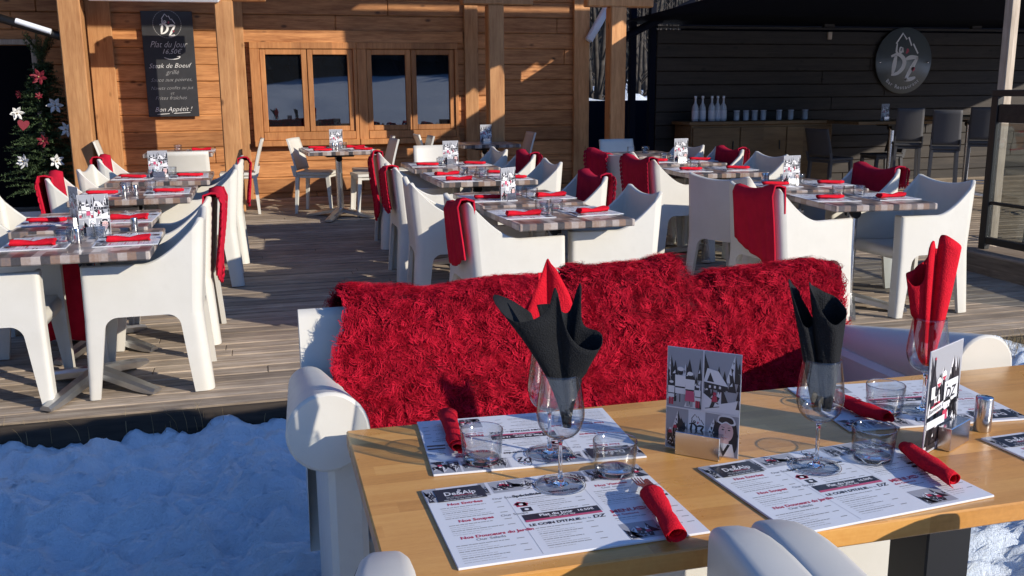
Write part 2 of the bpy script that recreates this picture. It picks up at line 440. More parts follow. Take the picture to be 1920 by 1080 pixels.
# 2-D print helpers ------------------------------------------------
def text_mesh(txt, size, bold=0.0, shear=0.0):
    cu = bpy.data.curves.new('t', 'FONT'); cu.body = txt; cu.size = size; cu.offset = bold; cu.shear = shear; cu.resolution_u = 2
    ob = bpy.data.objects.new('t', cu); COL.objects.link(ob)
    bpy.context.view_layer.update()
    me = bpy.data.meshes.new_from_object(ob.evaluated_get(bpy.context.evaluated_depsgraph_get()))
    vs = [tuple(v.co) for v in me.vertices]; fs = [list(p.vertices) for p in me.polygons]
    bpy.data.objects.remove(ob); bpy.data.curves.remove(cu); bpy.data.meshes.remove(me)
    return vs, fs
class Print(MB):
    """flat print in local xy; each layer 0.12 mm above the one below"""
    def __init__(s, step=0.00012): super().__init__(); s.step = step
    def z(s, l): return l*s.step
    def rect(s, x0, y0, x1, y1, mat, l=1): return s.add([(x0, y0, s.z(l)), (x1, y0, s.z(l)), (x1, y1, s.z(l)), (x0, y1, s.z(l))], [(0, 1, 2, 3)], mat)
    def poly(s, pts, mat, l=1):
        a = sum(pts[i][0]*pts[(i+1) % len(pts)][1]-pts[(i+1) % len(pts)][0]*pts[i][1] for i in range(len(pts)))
        if a < 0: pts = pts[::-1]
        return s.add([(x, y, s.z(l)) for x, y in pts], [list(range(len(pts)))], mat)
    def disc(s, cx, cy, r, mat, l=1, n=20, ry=None): return s.poly([(cx+r*math.cos(2*PI*i/n), cy+(ry or r)*math.sin(2*PI*i/n)) for i in range(n)], mat, l)
    def stroke(s, pts, w, mat, l=1, taper=False):
        n = len(pts); L = []; Rr = []
        for i in range(n):
            a = pts[max(i-1, 0)]; b = pts[min(i+1, n-1)]
            dx, dy = b[0]-a[0], b[1]-a[1]; q = math.hypot(dx, dy) or 1
            ww = w/2*((0.45+0.75*math.sin(PI*(i+0.5)/n)) if taper else 1)
            L.append((pts[i][0]-dy/q*ww, pts[i][1]+dx/q*ww, s.z(l))); Rr.append((pts[i][0]+dy/q*ww, pts[i][1]-dx/q*ww, s.z(l)))
        return s.add(L+Rr, [(i, n+i, n+i+1, i+1) for i in range(n-1)], mat)
    def text(s, t, x, y, size, mat, l=1, bold=0.0, shear=0.0, align='L', width=None, rot=0.0):
        vs, fs = text_mesh(t, size, bold, shear)
        if not vs: return s
        w = max(v[0] for v in vs); sx = width/w if width else 1.0
        ox = -w*sx if align == 'R' else (-w*sx/2 if align == 'C' else 0)
        c, sn = math.cos(rot), math.sin(rot)
        pts = [((v[0]*sx+ox)*c-v[1]*sn+x, (v[0]*sx+ox)*sn+v[1]*c+y, s.z(l)) for v in vs]
        return s.add(pts, fs, mat)

def curve(pts, n=8):
    """Catmull-Rom through 2-D points"""
    out = []
    P = [pts[0]]+list(pts)+[pts[-1]]
    for i in range(1, len(P)-2):
        for k in range(n):
            t = k/n; a, b, c, d = P[i-1], P[i], P[i+1], P[i+2]
            out.append(tuple(0.5*((2*b[q])+(-a[q]+c[q])*t+(2*a[q]-5*b[q]+4*c[q]-d[q])*t*t+(-a[q]+3*b[q]-3*c[q]+d[q])*t**3) for q in range(len(b))))
    out.append(tuple(pts[-1])); return out

def logo(pr, cx, cy, h, mat, l, red, words=False):
    """the hand-brushed 'la DZ' mark under a mountain line; h is its total height"""
    k = h/10.0
    def S(pts, w, m=mat): pr.stroke([(cx+x*k, cy+y*k) for x, y in curve(pts)], w*k, m, l, True)
    pr.stroke([(cx+x*k, cy+y*k) for x, y in [(-2.2, 2.6), (-0.7, 4.7), (0.3, 3.5), (0.8, 3.9), (1.6, 2.2), (2.0, 2.6), (3.3, 0.6)]], 0.32*k, mat, l)
    S([(-1.9, 2.7), (-2.0, 1.0), (-1.6, 0.8)], 0.38)
    S([(-0.5, 1.7), (-1.1, 1.8), (-1.2, 1.0), (-0.7, 0.9), (-0.5, 1.7), (-0.3, 0.8)], 0.36)
    S([(0.5, 1.5), (0.75, 1.2), (0.4, 0.6)], 0.5, red)
    S([(-2.0, 0.3), (-2.3, -1.7), (-2.6, -3.6)], 0.85)
    S([(-3.2, 0.0), (-1.4, 0.4), (0.0, -0.7), (-0.1, -2.2), (-1.3, -3.4), (-2.9, -3.8)], 0.8)
    S([(0.4, -0.6), (1.6, -0.2), (3.4, -0.2)], 0.75)
    S([(3.3, -0.2), (2.0, -2.4), (0.5, -5.0)], 0.8)
    S([(0.4, -4.9), (1.8, -4.7), (3.1, -4.3)], 0.7)
    pr.disc(cx+2.4*k, cy-2.6*k, 0.45*k, red, l)

def squiggle(pr, x0, y0, x1, y1, seed, n, l, cols, w=0.0012):
    """comic-style mountain drawing filling a panel: shaded slopes, snow streaks and firs"""
    rg = random.Random(seed)
    W, H = x1-x0, y1-y0
    pr.rect(x0, y0, x1, y1, M['inkgrey'], l)
    for k in range(n):
        bx = x0+W*rg.random(); bw = W*(0.14+0.2*rg.random()); by = y0+H*rg.random()*0.55; bh = H*(0.25+0.3*rg.random())
        a, b = max(x0, bx-bw), min(x1, bx+bw); top = min(y1-0.0005, by+bh); xm = min(max(bx, x0), x1)
        if b-a < 1e-4: continue
        pr.poly([(a, by), (b, by), (xm, top)], M['inkwhite'], l+1)
        pr.poly([(xm, by), (b, by), (xm, top)], M['ink'], l+2)
        for q in range(3):
            t = 0.25+0.22*q
            pr.poly([(xm-(xm-a)*t*0.9, top-(top-by)*t), (xm-(xm-a)*t*0.3, top-(top-by)*t*1.1), (xm-(xm-a)*t*0.7, top-(top-by)*min(1, t*1.5))], M['ink'], l+2)
    for k in range(n):
        px = x0+W*(0.05+0.9*rg.random()); py = y0+H*rg.random()*0.5; hh = min(H*(0.18+0.25*rg.random()), y1-py); ww = min(hh*0.22, px-x0, x1-px)
        pr.poly([(px-ww, py), (px+ww, py), (px, py+hh)], M['ink'], l+3)
        pr.poly([(px-ww*.6, py+hh*.3), (px+ww*.1, py+hh*.32), (px, py+hh*.5)], M['inkwhite'], l+4)
    if cols:
        for k in range(cols):
            px = x0+W*(0.15+0.7*rg.random()); py = y0+H*(0.15+0.45*rg.random()); q = min(W, H)*0.09
            pr.poly([(px-q, py), (px+q, py), (px+q*.7, py+q*1.6), (px-q*.7, py+q*1.6)], M['inkred'], l+5)
            pr.disc(px, py+q*2.2, q*.6, M['inkwhite'], l+5, 10)
            pr.poly([(px-q, py), (px-q*.1, py), (px-q*.2, py-q*1.8), (px-q, py-q*1.8)], M['ink'], l+5)
            pr.poly([(px+q*.1, py), (px+q, py), (px+q, py-q*1.8), (px+q*.2, py-q*1.8)], M['ink'], l+5)

# ------------------------------------------------------------------ SETTING
def vnoise(x, y, seed=0):
    xi = np.floor(x).astype(int); yi = np.floor(y).astype(int); xf = x-xi; yf = y-yi
    def h(a, b):
        n = (a*374761393 + b*668265263 + seed*974634777) & 0x7fffffff
        n = ((n ^ (n >> 13))*1274126177) & 0x7fffffff
        return ((n ^ (n >> 16)) & 0xffff)/65535.0
    u = xf*xf*(3-2*xf); v = yf*yf*(3-2*yf)
    return (h(xi, yi)*(1-u)+h(xi+1, yi)*u)*(1-v)+(h(xi, yi+1)*(1-u)+h(xi+1, yi+1)*u)*v
def fbm(x, y, octv=5, seed=0, gain=0.5):
    s = 0; a = 0.5
    for k in range(octv): s = s+a*vnoise(x, y, seed+k*17); x = x*2.03+1.7; y = y*2.03+4.1; a *= gain
    return s

DECK_Y = 4.53
def snow_ground():
    xs = np.concatenate([[-300, -160], np.arange(-120, -8, 5), [-8, -5], np.arange(-3.4, -1.72, 0.04), np.arange(-1.7, 0.42, 0.0135), np.arange(0.45, 4.6, 0.04), [5, 6, 7, 9], np.arange(12, 122, 5), [150, 300]])
    ys = np.concatenate([[-300, -200, -150], np.arange(-125, -6, 2.5), [-6, -3, -1.5, -0.5], np.arange(0.2, 1.18, 0.04), np.arange(1.2, 4.5, 0.0135), [4.62, 5.5, 8, 12, 13.2, 14, 15, 17, 20, 24, 30, 40, 60, 110, 300]])
    X, Y = np.meshgrid(xs, ys, indexing='ij')
    Z = np.full_like(X, -0.135)
    near = (X > -3.5) & (X < 4.7) & (Y > 0.1) & (Y < 4.58)
    lump = (fbm(X*1.7, Y*1.7, 3, 3)-0.45)*0.16 + np.abs(fbm(X*3.6, Y*6.0, 5, 9)-0.47)*0.34 + np.abs(fbm(X*9, Y*14, 4, 21)-0.47)*0.075 + (fbm(X*34, Y*40, 2, 31)-0.4)*0.016
    Z = np.where(near, -0.165+lump, Z)
    for fx, fy, fa in ((-1.05, 3.75, .3), (-0.72, 3.42, .5), (-1.12, 3.12, .35), (-0.70, 2.82, .4), (-0.30, 3.95, -.4), (-0.18, 3.30, .2), (-1.45, 3.5, .4), (-0.42, 2.55, .3)):
        dx = (X-fx)*math.cos(fa)+(Y-fy)*math.sin(fa); dy = -(X-fx)*math.sin(fa)+(Y-fy)*math.cos(fa)
        q = np.sqrt((dx/0.07)**2+(dy/0.16)**2)+.35*(fbm(X*9, Y*9, 3, 51)-.45)
        Z = np.where(near, Z-0.045*np.clip(1.25-q, 0, 0.6)/0.6+0.022*np.exp(-((q-1.45)/.28)**2), Z)
    edge = np.clip((Y-4.2)/0.3, 0, 1)
    Z = np.where(near, Z+0.062*edge-0.03*np.clip(1-(X+1.4)/1.2, 0, 1)*edge, Z)
    back = np.clip(-Y-5, 0, None)
    Z = np.where(Y < -5, -0.135+np.minimum(back*(0.034+0.0004*np.clip(X, -40, 60)), 4.0)+ (fbm(X*0.11, Y*0.11, 4, 5)-0.45)*np.clip(back*0.06, 0, 1.5), Z)
    Z = np.where(Y > 12.9, 0.1+np.clip(Y-12.9, 0, 60)*0.075, Z)
    Z = np.where((Y > 4.6) & (Y < 12.9), -0.3, Z)
    n, k = X.shape
    vs = np.stack([X, Y, Z], -1).reshape(-1, 3)
    i, j = np.meshgrid(np.arange(n-1), np.arange(k-1), indexing='ij')
    a = (i*k+j).ravel(); fs = np.stack([a, a+k, a+k+1, a+1], 1)
    me = bpy.data.meshes.new('snow_ground')
    me.vertices.add(len(vs)); me.vertices.foreach_set('co', vs.ravel())
    me.loops.add(fs.size); me.loops.foreach_set('vertex_index', fs.ravel().astype(np.int32))
    me.polygons.add(len(fs)); me.polygons.foreach_set('loop_start', np.arange(0, fs.size, 4, dtype=np.int32))
    me.polygons.foreach_set('use_smooth', np.ones(len(fs), bool))
    me.update(); me.validate()
    me.materials.append(M['snow'])
    o = bpy.data.objects.new('snow_ground', me); COL.objects.link(o)
    return tag(o, 'lumpy white snow ground below the wooden deck', 'snow', kind='structure')
snow_ground()

def build_deck():
    rg = random.Random(4); b = MB()
    y = DECK_Y
    while y < 13.2:
        x = -9.0-rg.random()*3
        while x < 17:
            L = 3.2+rg.random()*1.2; z = gz(y+0.06)-0.0125+rg.uniform(-0.0015, 0.0015)
            b.box((x+L/2, y+0.056, z), (L-0.004, 0.112, 0.025), M['deck'], 0.002); x += L
        y += 0.12
    b.box((4, 8.9, -0.05), (26, 8.6, 0.03), M['basewood'])
    b.box((4, DECK_Y-0.014, -0.095), (26, 0.026, 0.18), M['fascia'])
    o = b.build('deck'); tag(o, 'weathered grey timber deck of the restaurant terrace', 'deck', kind='structure')
build_deck()

# dry grass at the foot of the deck
def grass_patch(x0, x1, y0, y1, z0, n, hmin, hmax, seed):
    rg = random.Random(seed); b = MB()
    for _ in range(n):
        x, y = rg.uniform(x0, x1), rg.uniform(y0, y1); h = rg.uniform(hmin, hmax); a = rg.uniform(0, 2*PI); le = rg.uniform(0.05, 0.55)*h
        w = 0.0013
        pts = [(x+math.cos(a)*le*t*t, y+math.sin(a)*le*t*t, z0+h*t*(1-0.12*t)) for t in (0, 0.35, 0.7, 1)]
        b.tube(pts, [w, w*.9, w*.6, w*.2], M['straw'], 3, cap=False)
    return b
g = grass_patch(-1.5, 0.15, DECK_Y-0.05, DECK_Y-0.015, -0.10, 34, 0.05, 0.20, 3)
g2 = grass_patch(2.9, 4.6, DECK_Y-0.22, DECK_Y-0.02, -0.12, 900, 0.08, 0.24, 5)
for v, f, mi, sm in ((g2.v, g2.f, g2.mi, g2.sm),):
    o0 = len(g.v); g.v += v; g.f += [[i+o0 for i in q] for q in f]; g.mi += mi; g.sm += sm
tag(g.build('dry_grass'), 'dry straw coloured grass along the edge of the deck', 'grass', kind='stuff')

# ---- chalet
WY = 12.4
chalet = thing('chalet', 'orange timber chalet with plank walls, four posts and two paired windows', 'chalet', (0, WY, 0))
def cb(): return MB()
b = cb()
zz = 0.02; rg = random.Random(2)
while zz < 4.1:
    x = -6.0
    while x < 4.4:
        L = min(rg.uniform(2.2, 4.5), 4.4-x)
        if 4.4-x-L < 0.3: L = 4.4-x
        b.box((x+L/2, 0.04+rg.uniform(-0.001, 0.001), zz+0.1), (L-0.003, 0.08, 0.197), M['chalet'], 0.009); x += L
    zz += 0.2
b.box((-0.8, 0.12, 1.75), (10.4, 0.06, 3.5), M['barwood'])
b.build('wall', chalet)
b = cb()
for x0, x1 in ((-1.83, -1.56), (2.70, 2.88), (4.20, 4.42), (-0.20, -0.06)):
    b.box(((x0+x1)/2, -0.03, 1.75), (x1-x0, 0.054, 3.4), M['post'], 0.006)
b.box((1.25, -0.022, 2.16), (2.86, 0.04, 0.15), M['chalet'], 0.006)
b.build('wall_board', chalet)
b = cb()
b.box((-0.95, 2.1, 4.78), (10.6, 10.0, 0.12), M['roof'])
o = b.build('roof', chalet); 
# eave: boards reaching out over the posts, its edge in front of them
o.location = (0, -0.35, -0.55)
b = cb(); b.box((-0.95, -3.22, 4.11), (10.6, 0.05, 0.26), M['post'], 0.005); b.build('eave_board', chalet)
def window_pair(x0):
    w = MB()
    for dx0, dx1 in ((0.0, 0.118), (1.262, 1.306)):
        w.box((x0+(dx0+dx1)/2, -0.04, 1.44), (dx1-dx0, 0.075, 1.14), M['frame'], 0.006)
    w.box((x0+0.653, -0.035, 2.050), (1.306, 0.066, 0.08), M['frame'], 0.006)
    w.box((x0+0.69, -0.042, 0.94), (1.14, 0.08, 0.10), M['frame'], 0.006)
    f = w.build('window', chalet)
    s = MB(); s.box((x0+0.653, -0.06, 0.852), (1.304, 0.14, 0.072), M['frame'], 0.008); s.build('sill', f)
    for a0, a1 in ((0.121, 0.686), (0.694, 1.259)):
        c = MB(); t = 0.066; z0, z1 = 0.992, 2.006; yc = -0.026
        c.box((x0+a0+t/2, yc, (z0+z1)/2), (t, 0.05, z1-z0), M['frame'], 0.006)
        c.box((x0+a1-t/2, yc, (z0+z1)/2), (t, 0.05, z1-z0), M['frame'], 0.006)
        c.box((x0+(a0+a1)/2, yc, z0+t/2), (a1-a0-2*t, 0.05, t), M['frame'], 0.006)
        c.box((x0+(a0+a1)/2, yc, z1-t/2), (a1-a0-2*t, 0.05, t), M['frame'], 0.006)
        c.build('casement', f)
        p = MB(); p.box((x0+(a0+a1)/2, -0.006, (z0+z1)/2), (a1-a0-2*t+0.006, 0.010, z1-z0-2*t+0.006), M['pane']); p.build('pane', f)
window_pair(-0.01); window_pair(1.30)
for px, pw in ((-1.82, 0.23), (-0.25, 0.20), (2.84, 0.19), (4.39, 0.20)):
    b = MB(); b.box((px, -1.1, (2.475+gz(WY-1.1))/2), (pw, pw, 2.475-gz(WY-1.1)), M['post'], 0.012); b.build('post', chalet)
    b = MB(); b.box((px+0.03, -1.1, 2.575), (0.86, 0.17, 0.2), M['post'], 0.012); b.build('capital_beam', chalet)
b = MB(); b.box((-1.87, -0.50, 1.5), (0.04, 0.84, 2.8), M['chalet'], 0.004); b.build('added_shade_screen', chalet)  # unseen screen added to shade the left side of the fir
b = MB(); b.box((-3.35, -0.012, 1.06), (1.8, 0.02, 1.95), M['darkdoor'])  # flat black sheet stands for the unlit inside of the door opening
d = b.build('door', chalet)
b = MB()
b.box((-2.43, -0.02, 1.06), (0.06, 0.05, 1.97), M['greypost'], 0.004); b.box((-3.3, -0.02, 2.075), (1.8, 0.05, 0.06), M['greypost'], 0.004)
b.build('door_frame', d)
b = MB(); b.box((0, 0, 0), (0.56, 0.09, 0.10), M['whitemetal'], 0.02, X=Matrix.Translation((4.53, -0.1, 2.36)) @ Matrix.Rotation(R(-58.7), 4, 'Y')); b.build('awning_arm', chalet)
b = MB(); b.box((-0.955, -1.22, 2.50), (1.36, 0.16, 0.11), M['whitemetal'], 0.03); b.build('awning_housing', chalet)
b = MB(); b.tube([(-3.0, -0.75, 2.42), (-2.2, -1.1, 2.165), (-1.75, -1.1, 2.02)], 0.045, M['black'], 10); 
b.tube([(-2.35, -1.165, 2.235), (-2.02, -1.165, 2.125)], 0.03, M['whitemetal'], 8)  # pale strip stands for the highlight along the black arm
b.build('awning_arm', chalet)

# ---- chalkboard
cbx, cby = -0.935, WY-0.062
board = thing('chalkboard', 'tall black chalkboard with the dish of the day on the chalet wall', 'chalkboard', (cbx, cby, 1.82))
b = MB(); b.box((0, 0, 0), (0.585, 0.018, 1.24), M['slate'], 0.004); b.build('panel', board)
pr = Print(0.0002)
for yy in (0.47,):
    for k in range(40):
        a0 = 2*PI*k/40; a1 = 2*PI*(k+0.8)/40
        pr.stroke([(0.16*math.cos(a0), yy+0.16*math.sin(a0)), (0.16*math.cos(a1), yy+0.16*math.sin(a1))], 0.005, M['chalkfaint'], 1)
logo(pr, 0.0, 0.46, 0.27, M['chalk'], 2, M['inkred'])
def chalk_part(nm):
    o = pr.build(nm, board); o.rotation_euler = (PI/2, 0, 0); o.location = (0, -0.0095, 0)
chalk_part('emblem'); pr = Print(0.0002)
pr.text('Plat du Jour', 0, 0.20, 0.105, M['chalk'], 2, -0.0014, 0.4, 'C', width=0.43)
pr.text('16,50€', 0.03, 0.125, 0.078, M['chalk'], 2, -0.0008, 0.35, 'C')
pr.stroke(curve([(-0.06, 0.08), (0.0, 0.062), (0.09, 0.068), (0.12, 0.09), (0.085, 0.094)]), 0.008, M['chalk'], 2)
chalk_part('heading'); pr = Print(0.0002)
for t, yy, sz, xx in (('Steak de Boeuf', -0.04, 0.078, 0.0), ('grillé', -0.115, 0.075, 0.02), ('Sauce aux poivres,', -0.20, 0.064, 0.0), ('Navets confits au jus', -0.295, 0.058, 0.0), ('et', -0.355, 0.055, 0.0), ('Frites fraîches', -0.415, 0.064, -0.02), ('Bon Appétit !', -0.555, 0.078, 0.0)):
    pr = Print(0.0002)
    pr.text(t, xx, yy, sz, M['chalk'] if 'Steak' in t or 'Bon' in t else M['chalkfaint'], 2, -0.0010, 0.38, 'C', rot=0.02)
    if t[0] != 'B': chalk_part('text_line')
pr.stroke([(-0.19, -0.59), (-0.05, -0.582)], 0.006, M['chalk'], 2); pr.stroke([(0.0, -0.58), (0.19, -0.57)], 0.006, M['chalk'], 2)
chalk_part('text_line')

# ---- bar pavilion on the right
BY = 12.0
bar = thing('bar_pavilion', 'dark plank wall of the open bar under a navy canopy', 'bar', (0, BY, 0))
b = MB(); zz = 0.10; rg = random.Random(8)
while zz < 2.26:
    x = 5.25
    while x < 17:
        L = min(rg.uniform(2.5, 4.5), 17-x)
        b.box((x+L/2, 0.03+rg.uniform(-0.001, 0.001), zz+0.09), (L-0.003, 0.06, 0.176), M['barwood'], 0.007); x += L
    zz += 0.18
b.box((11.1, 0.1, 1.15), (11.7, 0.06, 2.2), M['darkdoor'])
b.build('wall', bar)
b = MB(); b.box((11.1, 0.03, 2.295), (11.7, 0.09, 0.03), M['barwood']); b.build('top_rail', bar)
for x in (7.85, 10.3):
    b = MB(); b.box((x, 0.03, 2.37), (0.17, 0.07, 0.12), M['barwood'], 0.01); b.build('bracket', bar)
for x in (4.92, 5.2):
    b = MB(); b.box((x, 0.05, 1.35), (0.085, 0.085, 2.5), M['navy'], 0.006); b.build('steel_post', bar)
b = MB(); b.tube([(4.7, 0.0, 2.12), (5.75, -0.05, 2.62)], 0.05, M['navy'], 8); b.build('canopy_edge_bar', bar)
b = MB()
cv = [(4.75, 0.2, 2.34), (13.6, 0.2, 2.34), (12.0, -6.4, 3.02), (6.45, -6.4, 3.02)]
P = []
for i in range(13):
    t = i/12; row = []
    for j in range(9):
        s = j/8; a = Vector(cv[0]).lerp(Vector(cv[1]), t); c = Vector(cv[3]).lerp(Vector(cv[2]), t); p = a.lerp(c, s)
        row.append((p.x, p.y, p.z-0.04*math.sin(PI*s)*(0.6+0.4*math.sin(t*12*PI)**2)))
    P.append(row)
b.sheet(P, 0.012, M['navy']); b.box((10.2, 0.24, 2.32), (9.0, 0.03, 0.22), M['navy']); b.build('canopy', bar)
b = MB(); b.tube([(10.35, 0.0, 2.45), (10.8, -0.8, 2.72)], 0.012, M['whitemetal'], 6); b.build('stay_rod', bar)
b = MB(); b.box((7.85, -0.012, 2.2), (0.06, 0.03, 0.1), M['greypost'], 0.005); b.build('socket', bar)

sg = thing('round_sign', 'round smoked plate sign with a mountain emblem on the bar wall', 'sign', (9.06, BY-0.03, 1.86))
b = MB(); b.lathe([(0.0, 0), (0.46, 0), (0.465, 0.006), (0.465, 0.014), (0.46, 0.02), (0, 0.02)], 64, M['signplate'], Matrix.Rotation(PI/2, 4, 'X')); b.build('plate', sg)
pr = Print(0.0003); logo(pr, 0.0, 0.06, 0.68, M['inkwhite'], 1, M['inkred'])
word = 'Bar Restaurant'
for i, ch in enumerate(word):
    a = -PI/2+(i-(len(word)-1)/2)*0.112
    pr.text(ch, 0.40*math.cos(a), 0.40*math.sin(a), 0.075, M['inklight'], 1, 0.001, 0, 'C', rot=a+PI/2)
o = pr.build('emblem', sg); o.rotation_euler = (PI/2, 0, 0); o.location = (0, -0.0205, 0)
for sx in (-0.40, 0.40):
    b = MB(); b.lathe([(0, 0), (0.014, 0), (0.014, 0.012), (0, 0.012)], 10, M['chrome'], Matrix.Translation((sx, -0.02, -0.02)) @ Matrix.Rotation(PI/2, 4, 'X')); b.build('screw', sg)

ct = thing('sideboard', 'long wooden sideboard against the dark bar wall', 'sideboard', (6.55, BY-0.33, gz(11.6)))
b = MB(); b.box((0, 0, 0.47), (2.1, 0.5, 0.80), M['counter'], 0.006); b.build('carcass', ct)
b = MB(); b.box((0, -0.01, 0.895), (2.18, 0.56, 0.045), M['counter'], 0.006); b.build('top', ct)
b = MB(); b.box((0, 0.03, 0.035), (2.0, 0.4, 0.07), M['black']); b.build('plinth', ct)
for k in range(3):
    b = MB(); b.box((-0.69+0.69*k, -0.262, 0.47), (0.675, 0.022, 0.74), M['counter'], 0.006); dr = b.build('door', ct)
    b = MB(); b.box((-0.45+0.69*k, -0.281, 0.60), (0.014, 0.016, 0.12), M['black'], 0.003); b.build('handle', dr)
def bottle():
    t = thing('glass_bottle', '', 'bottle')
    b = MB(); b.lathe([(0, 0), (0.042, 0), (0.045, 0.01), (0.045, 0.17), (0.038, 0.20), (0.016, 0.24), (0.014, 0.29), (0.017, 0.30), (0, 0.30)], 16, M['bottleglass']); b.build('body', t)
    b = MB(); b.lathe([(0.0462, 0.03), (0.0462, 0.14)], 16, M['inklight']); b.build('label_band', t)
    b = MB(); b.lathe([(0, 0.30), (0.018, 0.30), (0.018, 0.33), (0, 0.33)], 12, M['whitemetal']); b.build('stopper', t)
    return t
kb = Kit(bottle())
for i, x in enumerate((5.66, 5.78, 5.90, 6.00, 6.07)):
    kb.put((x, BY-0.36+0.03*(i % 2), gz(11.6)+0.918), 0, ('pale glass bottle on the sideboard, %s of the row of five' % ('leftmost', 'second from the left', 'middle one', 'second from the right', 'rightmost')[i]), 'bottles on the sideboard')
def jar():
    t = thing('storage_glass', '', 'glass')
    b = MB(); b.lathe([(0, 0), (0.036, 0), (0.038, 0.01), (0.038, 0.12), (0.035, 0.12), (0.034, 0.012), (0, 0.012)], 14, M['bottleglass']); b.build('body', t)
    b = MB(); b.lathe([(0, 0.121), (0.04, 0.121), (0.04, 0.135), (0, 0.135)], 14, M['inklight']); b.build('lid', t)
    return t
kj = Kit(jar())
for i, x in enumerate((6.28, 6.42, 6.55, 6.68, 6.92, 7.1, 7.32)):
    kj.put((x, BY-0.34, gz(11.6)+0.918), 0, 'lidded glass on the sideboard, number %s from the bottles' % ('one', 'two', 'three', 'four', 'five', 'six', 'seven')[i], 'glasses on the sideboard')

# ---- wood beyond the gap and far behind the camera (seen reflected in the windows)
def bare_wood():
    rg = random.Random(11); b = MB()
    for _ in range(240):
        y = rg.uniform(17, 40); x = y*rg.uniform(0.27, 0.56); h = rg.uniform(4, 9); r = rg.uniform(0.02, 0.07); z0 = 0.1+(y-12.9)*0.075-0.2
        lx, ly = rg.uniform(-.12, .12), rg.uniform(-.12, .12)
        b.tube([(x, y, z0), (x+lx*h*.5, y+ly*h*.5, z0+h*.5), (x+lx*h*1.3, y+ly*h, z0+h)], [r, r*.7, r*.2], M['bark'], 5, cap=False)
        for k in range(14):
            t = rg.uniform(.05, .95); a = rg.uniform(0, 2*PI); L = rg.uniform(.3, 1.3)
            p = (x+lx*h*t*1.1, y+ly*h*t, z0+h*t)
            b.tube([p, (p[0]+math.cos(a)*L*.5, p[1]+math.sin(a)*L*.5, p[2]+L*.5), (p[0]+math.cos(a)*L*.8, p[1]+math.sin(a)*L*.8, p[2]+L*1.1)], [r*.35, r*.25, r*.1], M['bark'], 3, cap=False)
    for _ in range(160):
        y = rg.uniform(42, 60); x = y*rg.uniform(0.2, 0.62); z0 = 0.1+(y-12.9)*0.075-0.2; h = rg.uniform(7, 14); n = 9; w = h*.2
        for k in range(5):
            zb = z0+h*k*.19; rr = w*(1-k*.17)
            b.lathe([(rr, zb), (rr*.5, zb+h*.16), (0.02, zb+h*.3)], n, M['forest'], Matrix.Translation((x, y, 0)))
    tag(b.build('winter_wood'), 'bare winter wood behind the gap between chalet and bar', 'wood', kind='stuff')
bare_wood()
def far_forest():
    rg = random.Random(5); b = MB()
    for _ in range(700):
        x = rg.uniform(-130, 150); y = -rg.uniform(88, 125); h = rg.uniform(9, 15)
        z0 = min((-y-5)*(0.034+0.0004*max(-40, min(60, x))), 4.0)-0.9; w = h*.19
        for k in range(4):
            zb = z0+h*k*.22; rr = w*(1-k*.2)*rg.uniform(.8, 1.15)
            b.lathe([(rr, zb), (rr*.55, zb+h*.18), (0.03, zb+h*.34)], 7, M['forest'], Matrix.Translation((x, y, 0)))
    tag(b.build('far_forest'), 'dark conifer forest on the snowy slope facing the chalet', 'forest', kind='stuff')
far_forest()

# forested valley sides all round: they close off the bright horizon as the real valley does
def valley():
    b = MB(); n = 160; P = []
    for i in range(n):
        a = 2*PI*i/n; dx, dy = math.sin(a), math.cos(a)
        sunward = max(0, math.cos(a-SUN_AZ)); el = 25-13*sunward**0.7; row = []
        if abs(a-PI) < .75: el = min(el, 13)
        h = 190*math.tan(R(el))*(1+.10*math.sin(a*7+1)+.07*math.sin(a*17))
        for j in range(9):
            v = j/8; rr = 150+70*v; row.append((dx*rr, dy*rr, -6+(h+6)*v**.9+3*math.sin(i*2.3+j*1.7)*(v > 0)))
        P.append(row)
    b.grid(P, M['hillside'], True, closeu=True); tag(b.build('valley_sides'), 'dark forested valley sides around the terrace', 'hills', kind='structure')
valley()
# snow bank and a dark parked wall in the gap
b = MB()
P = []
for i in range(24):
    row = []
    for j in range(7):
        u = i/23; v = j/6
        row.append((4.4+u*5.0, 15.2+v*1.6, 0.3+1.05*math.sin(PI*min(1, v*.62))**.6+0.12*math.sin(u*31)*math.sin(u*13+v*3)))
    P.append(row)
b.sheet(P, 0.2, M['snow']); tag(b.build('snow_bank'), 'low snow bank behind the gap beside the bar', 'snow', kind='structure')
b = MB(); b.box((6.2, 14.2, 0.72), (3.4, 0.12, 1.2), M['navy'], 0.01); 
for k in range(5): b.box((4.7+0.75*k, 14.12, 0.72), (0.05, 0.03, 1.18), M['black'])
tag(b.build('dark_fence'), 'dark boarded fence filling the gap between chalet and bar', 'fence')

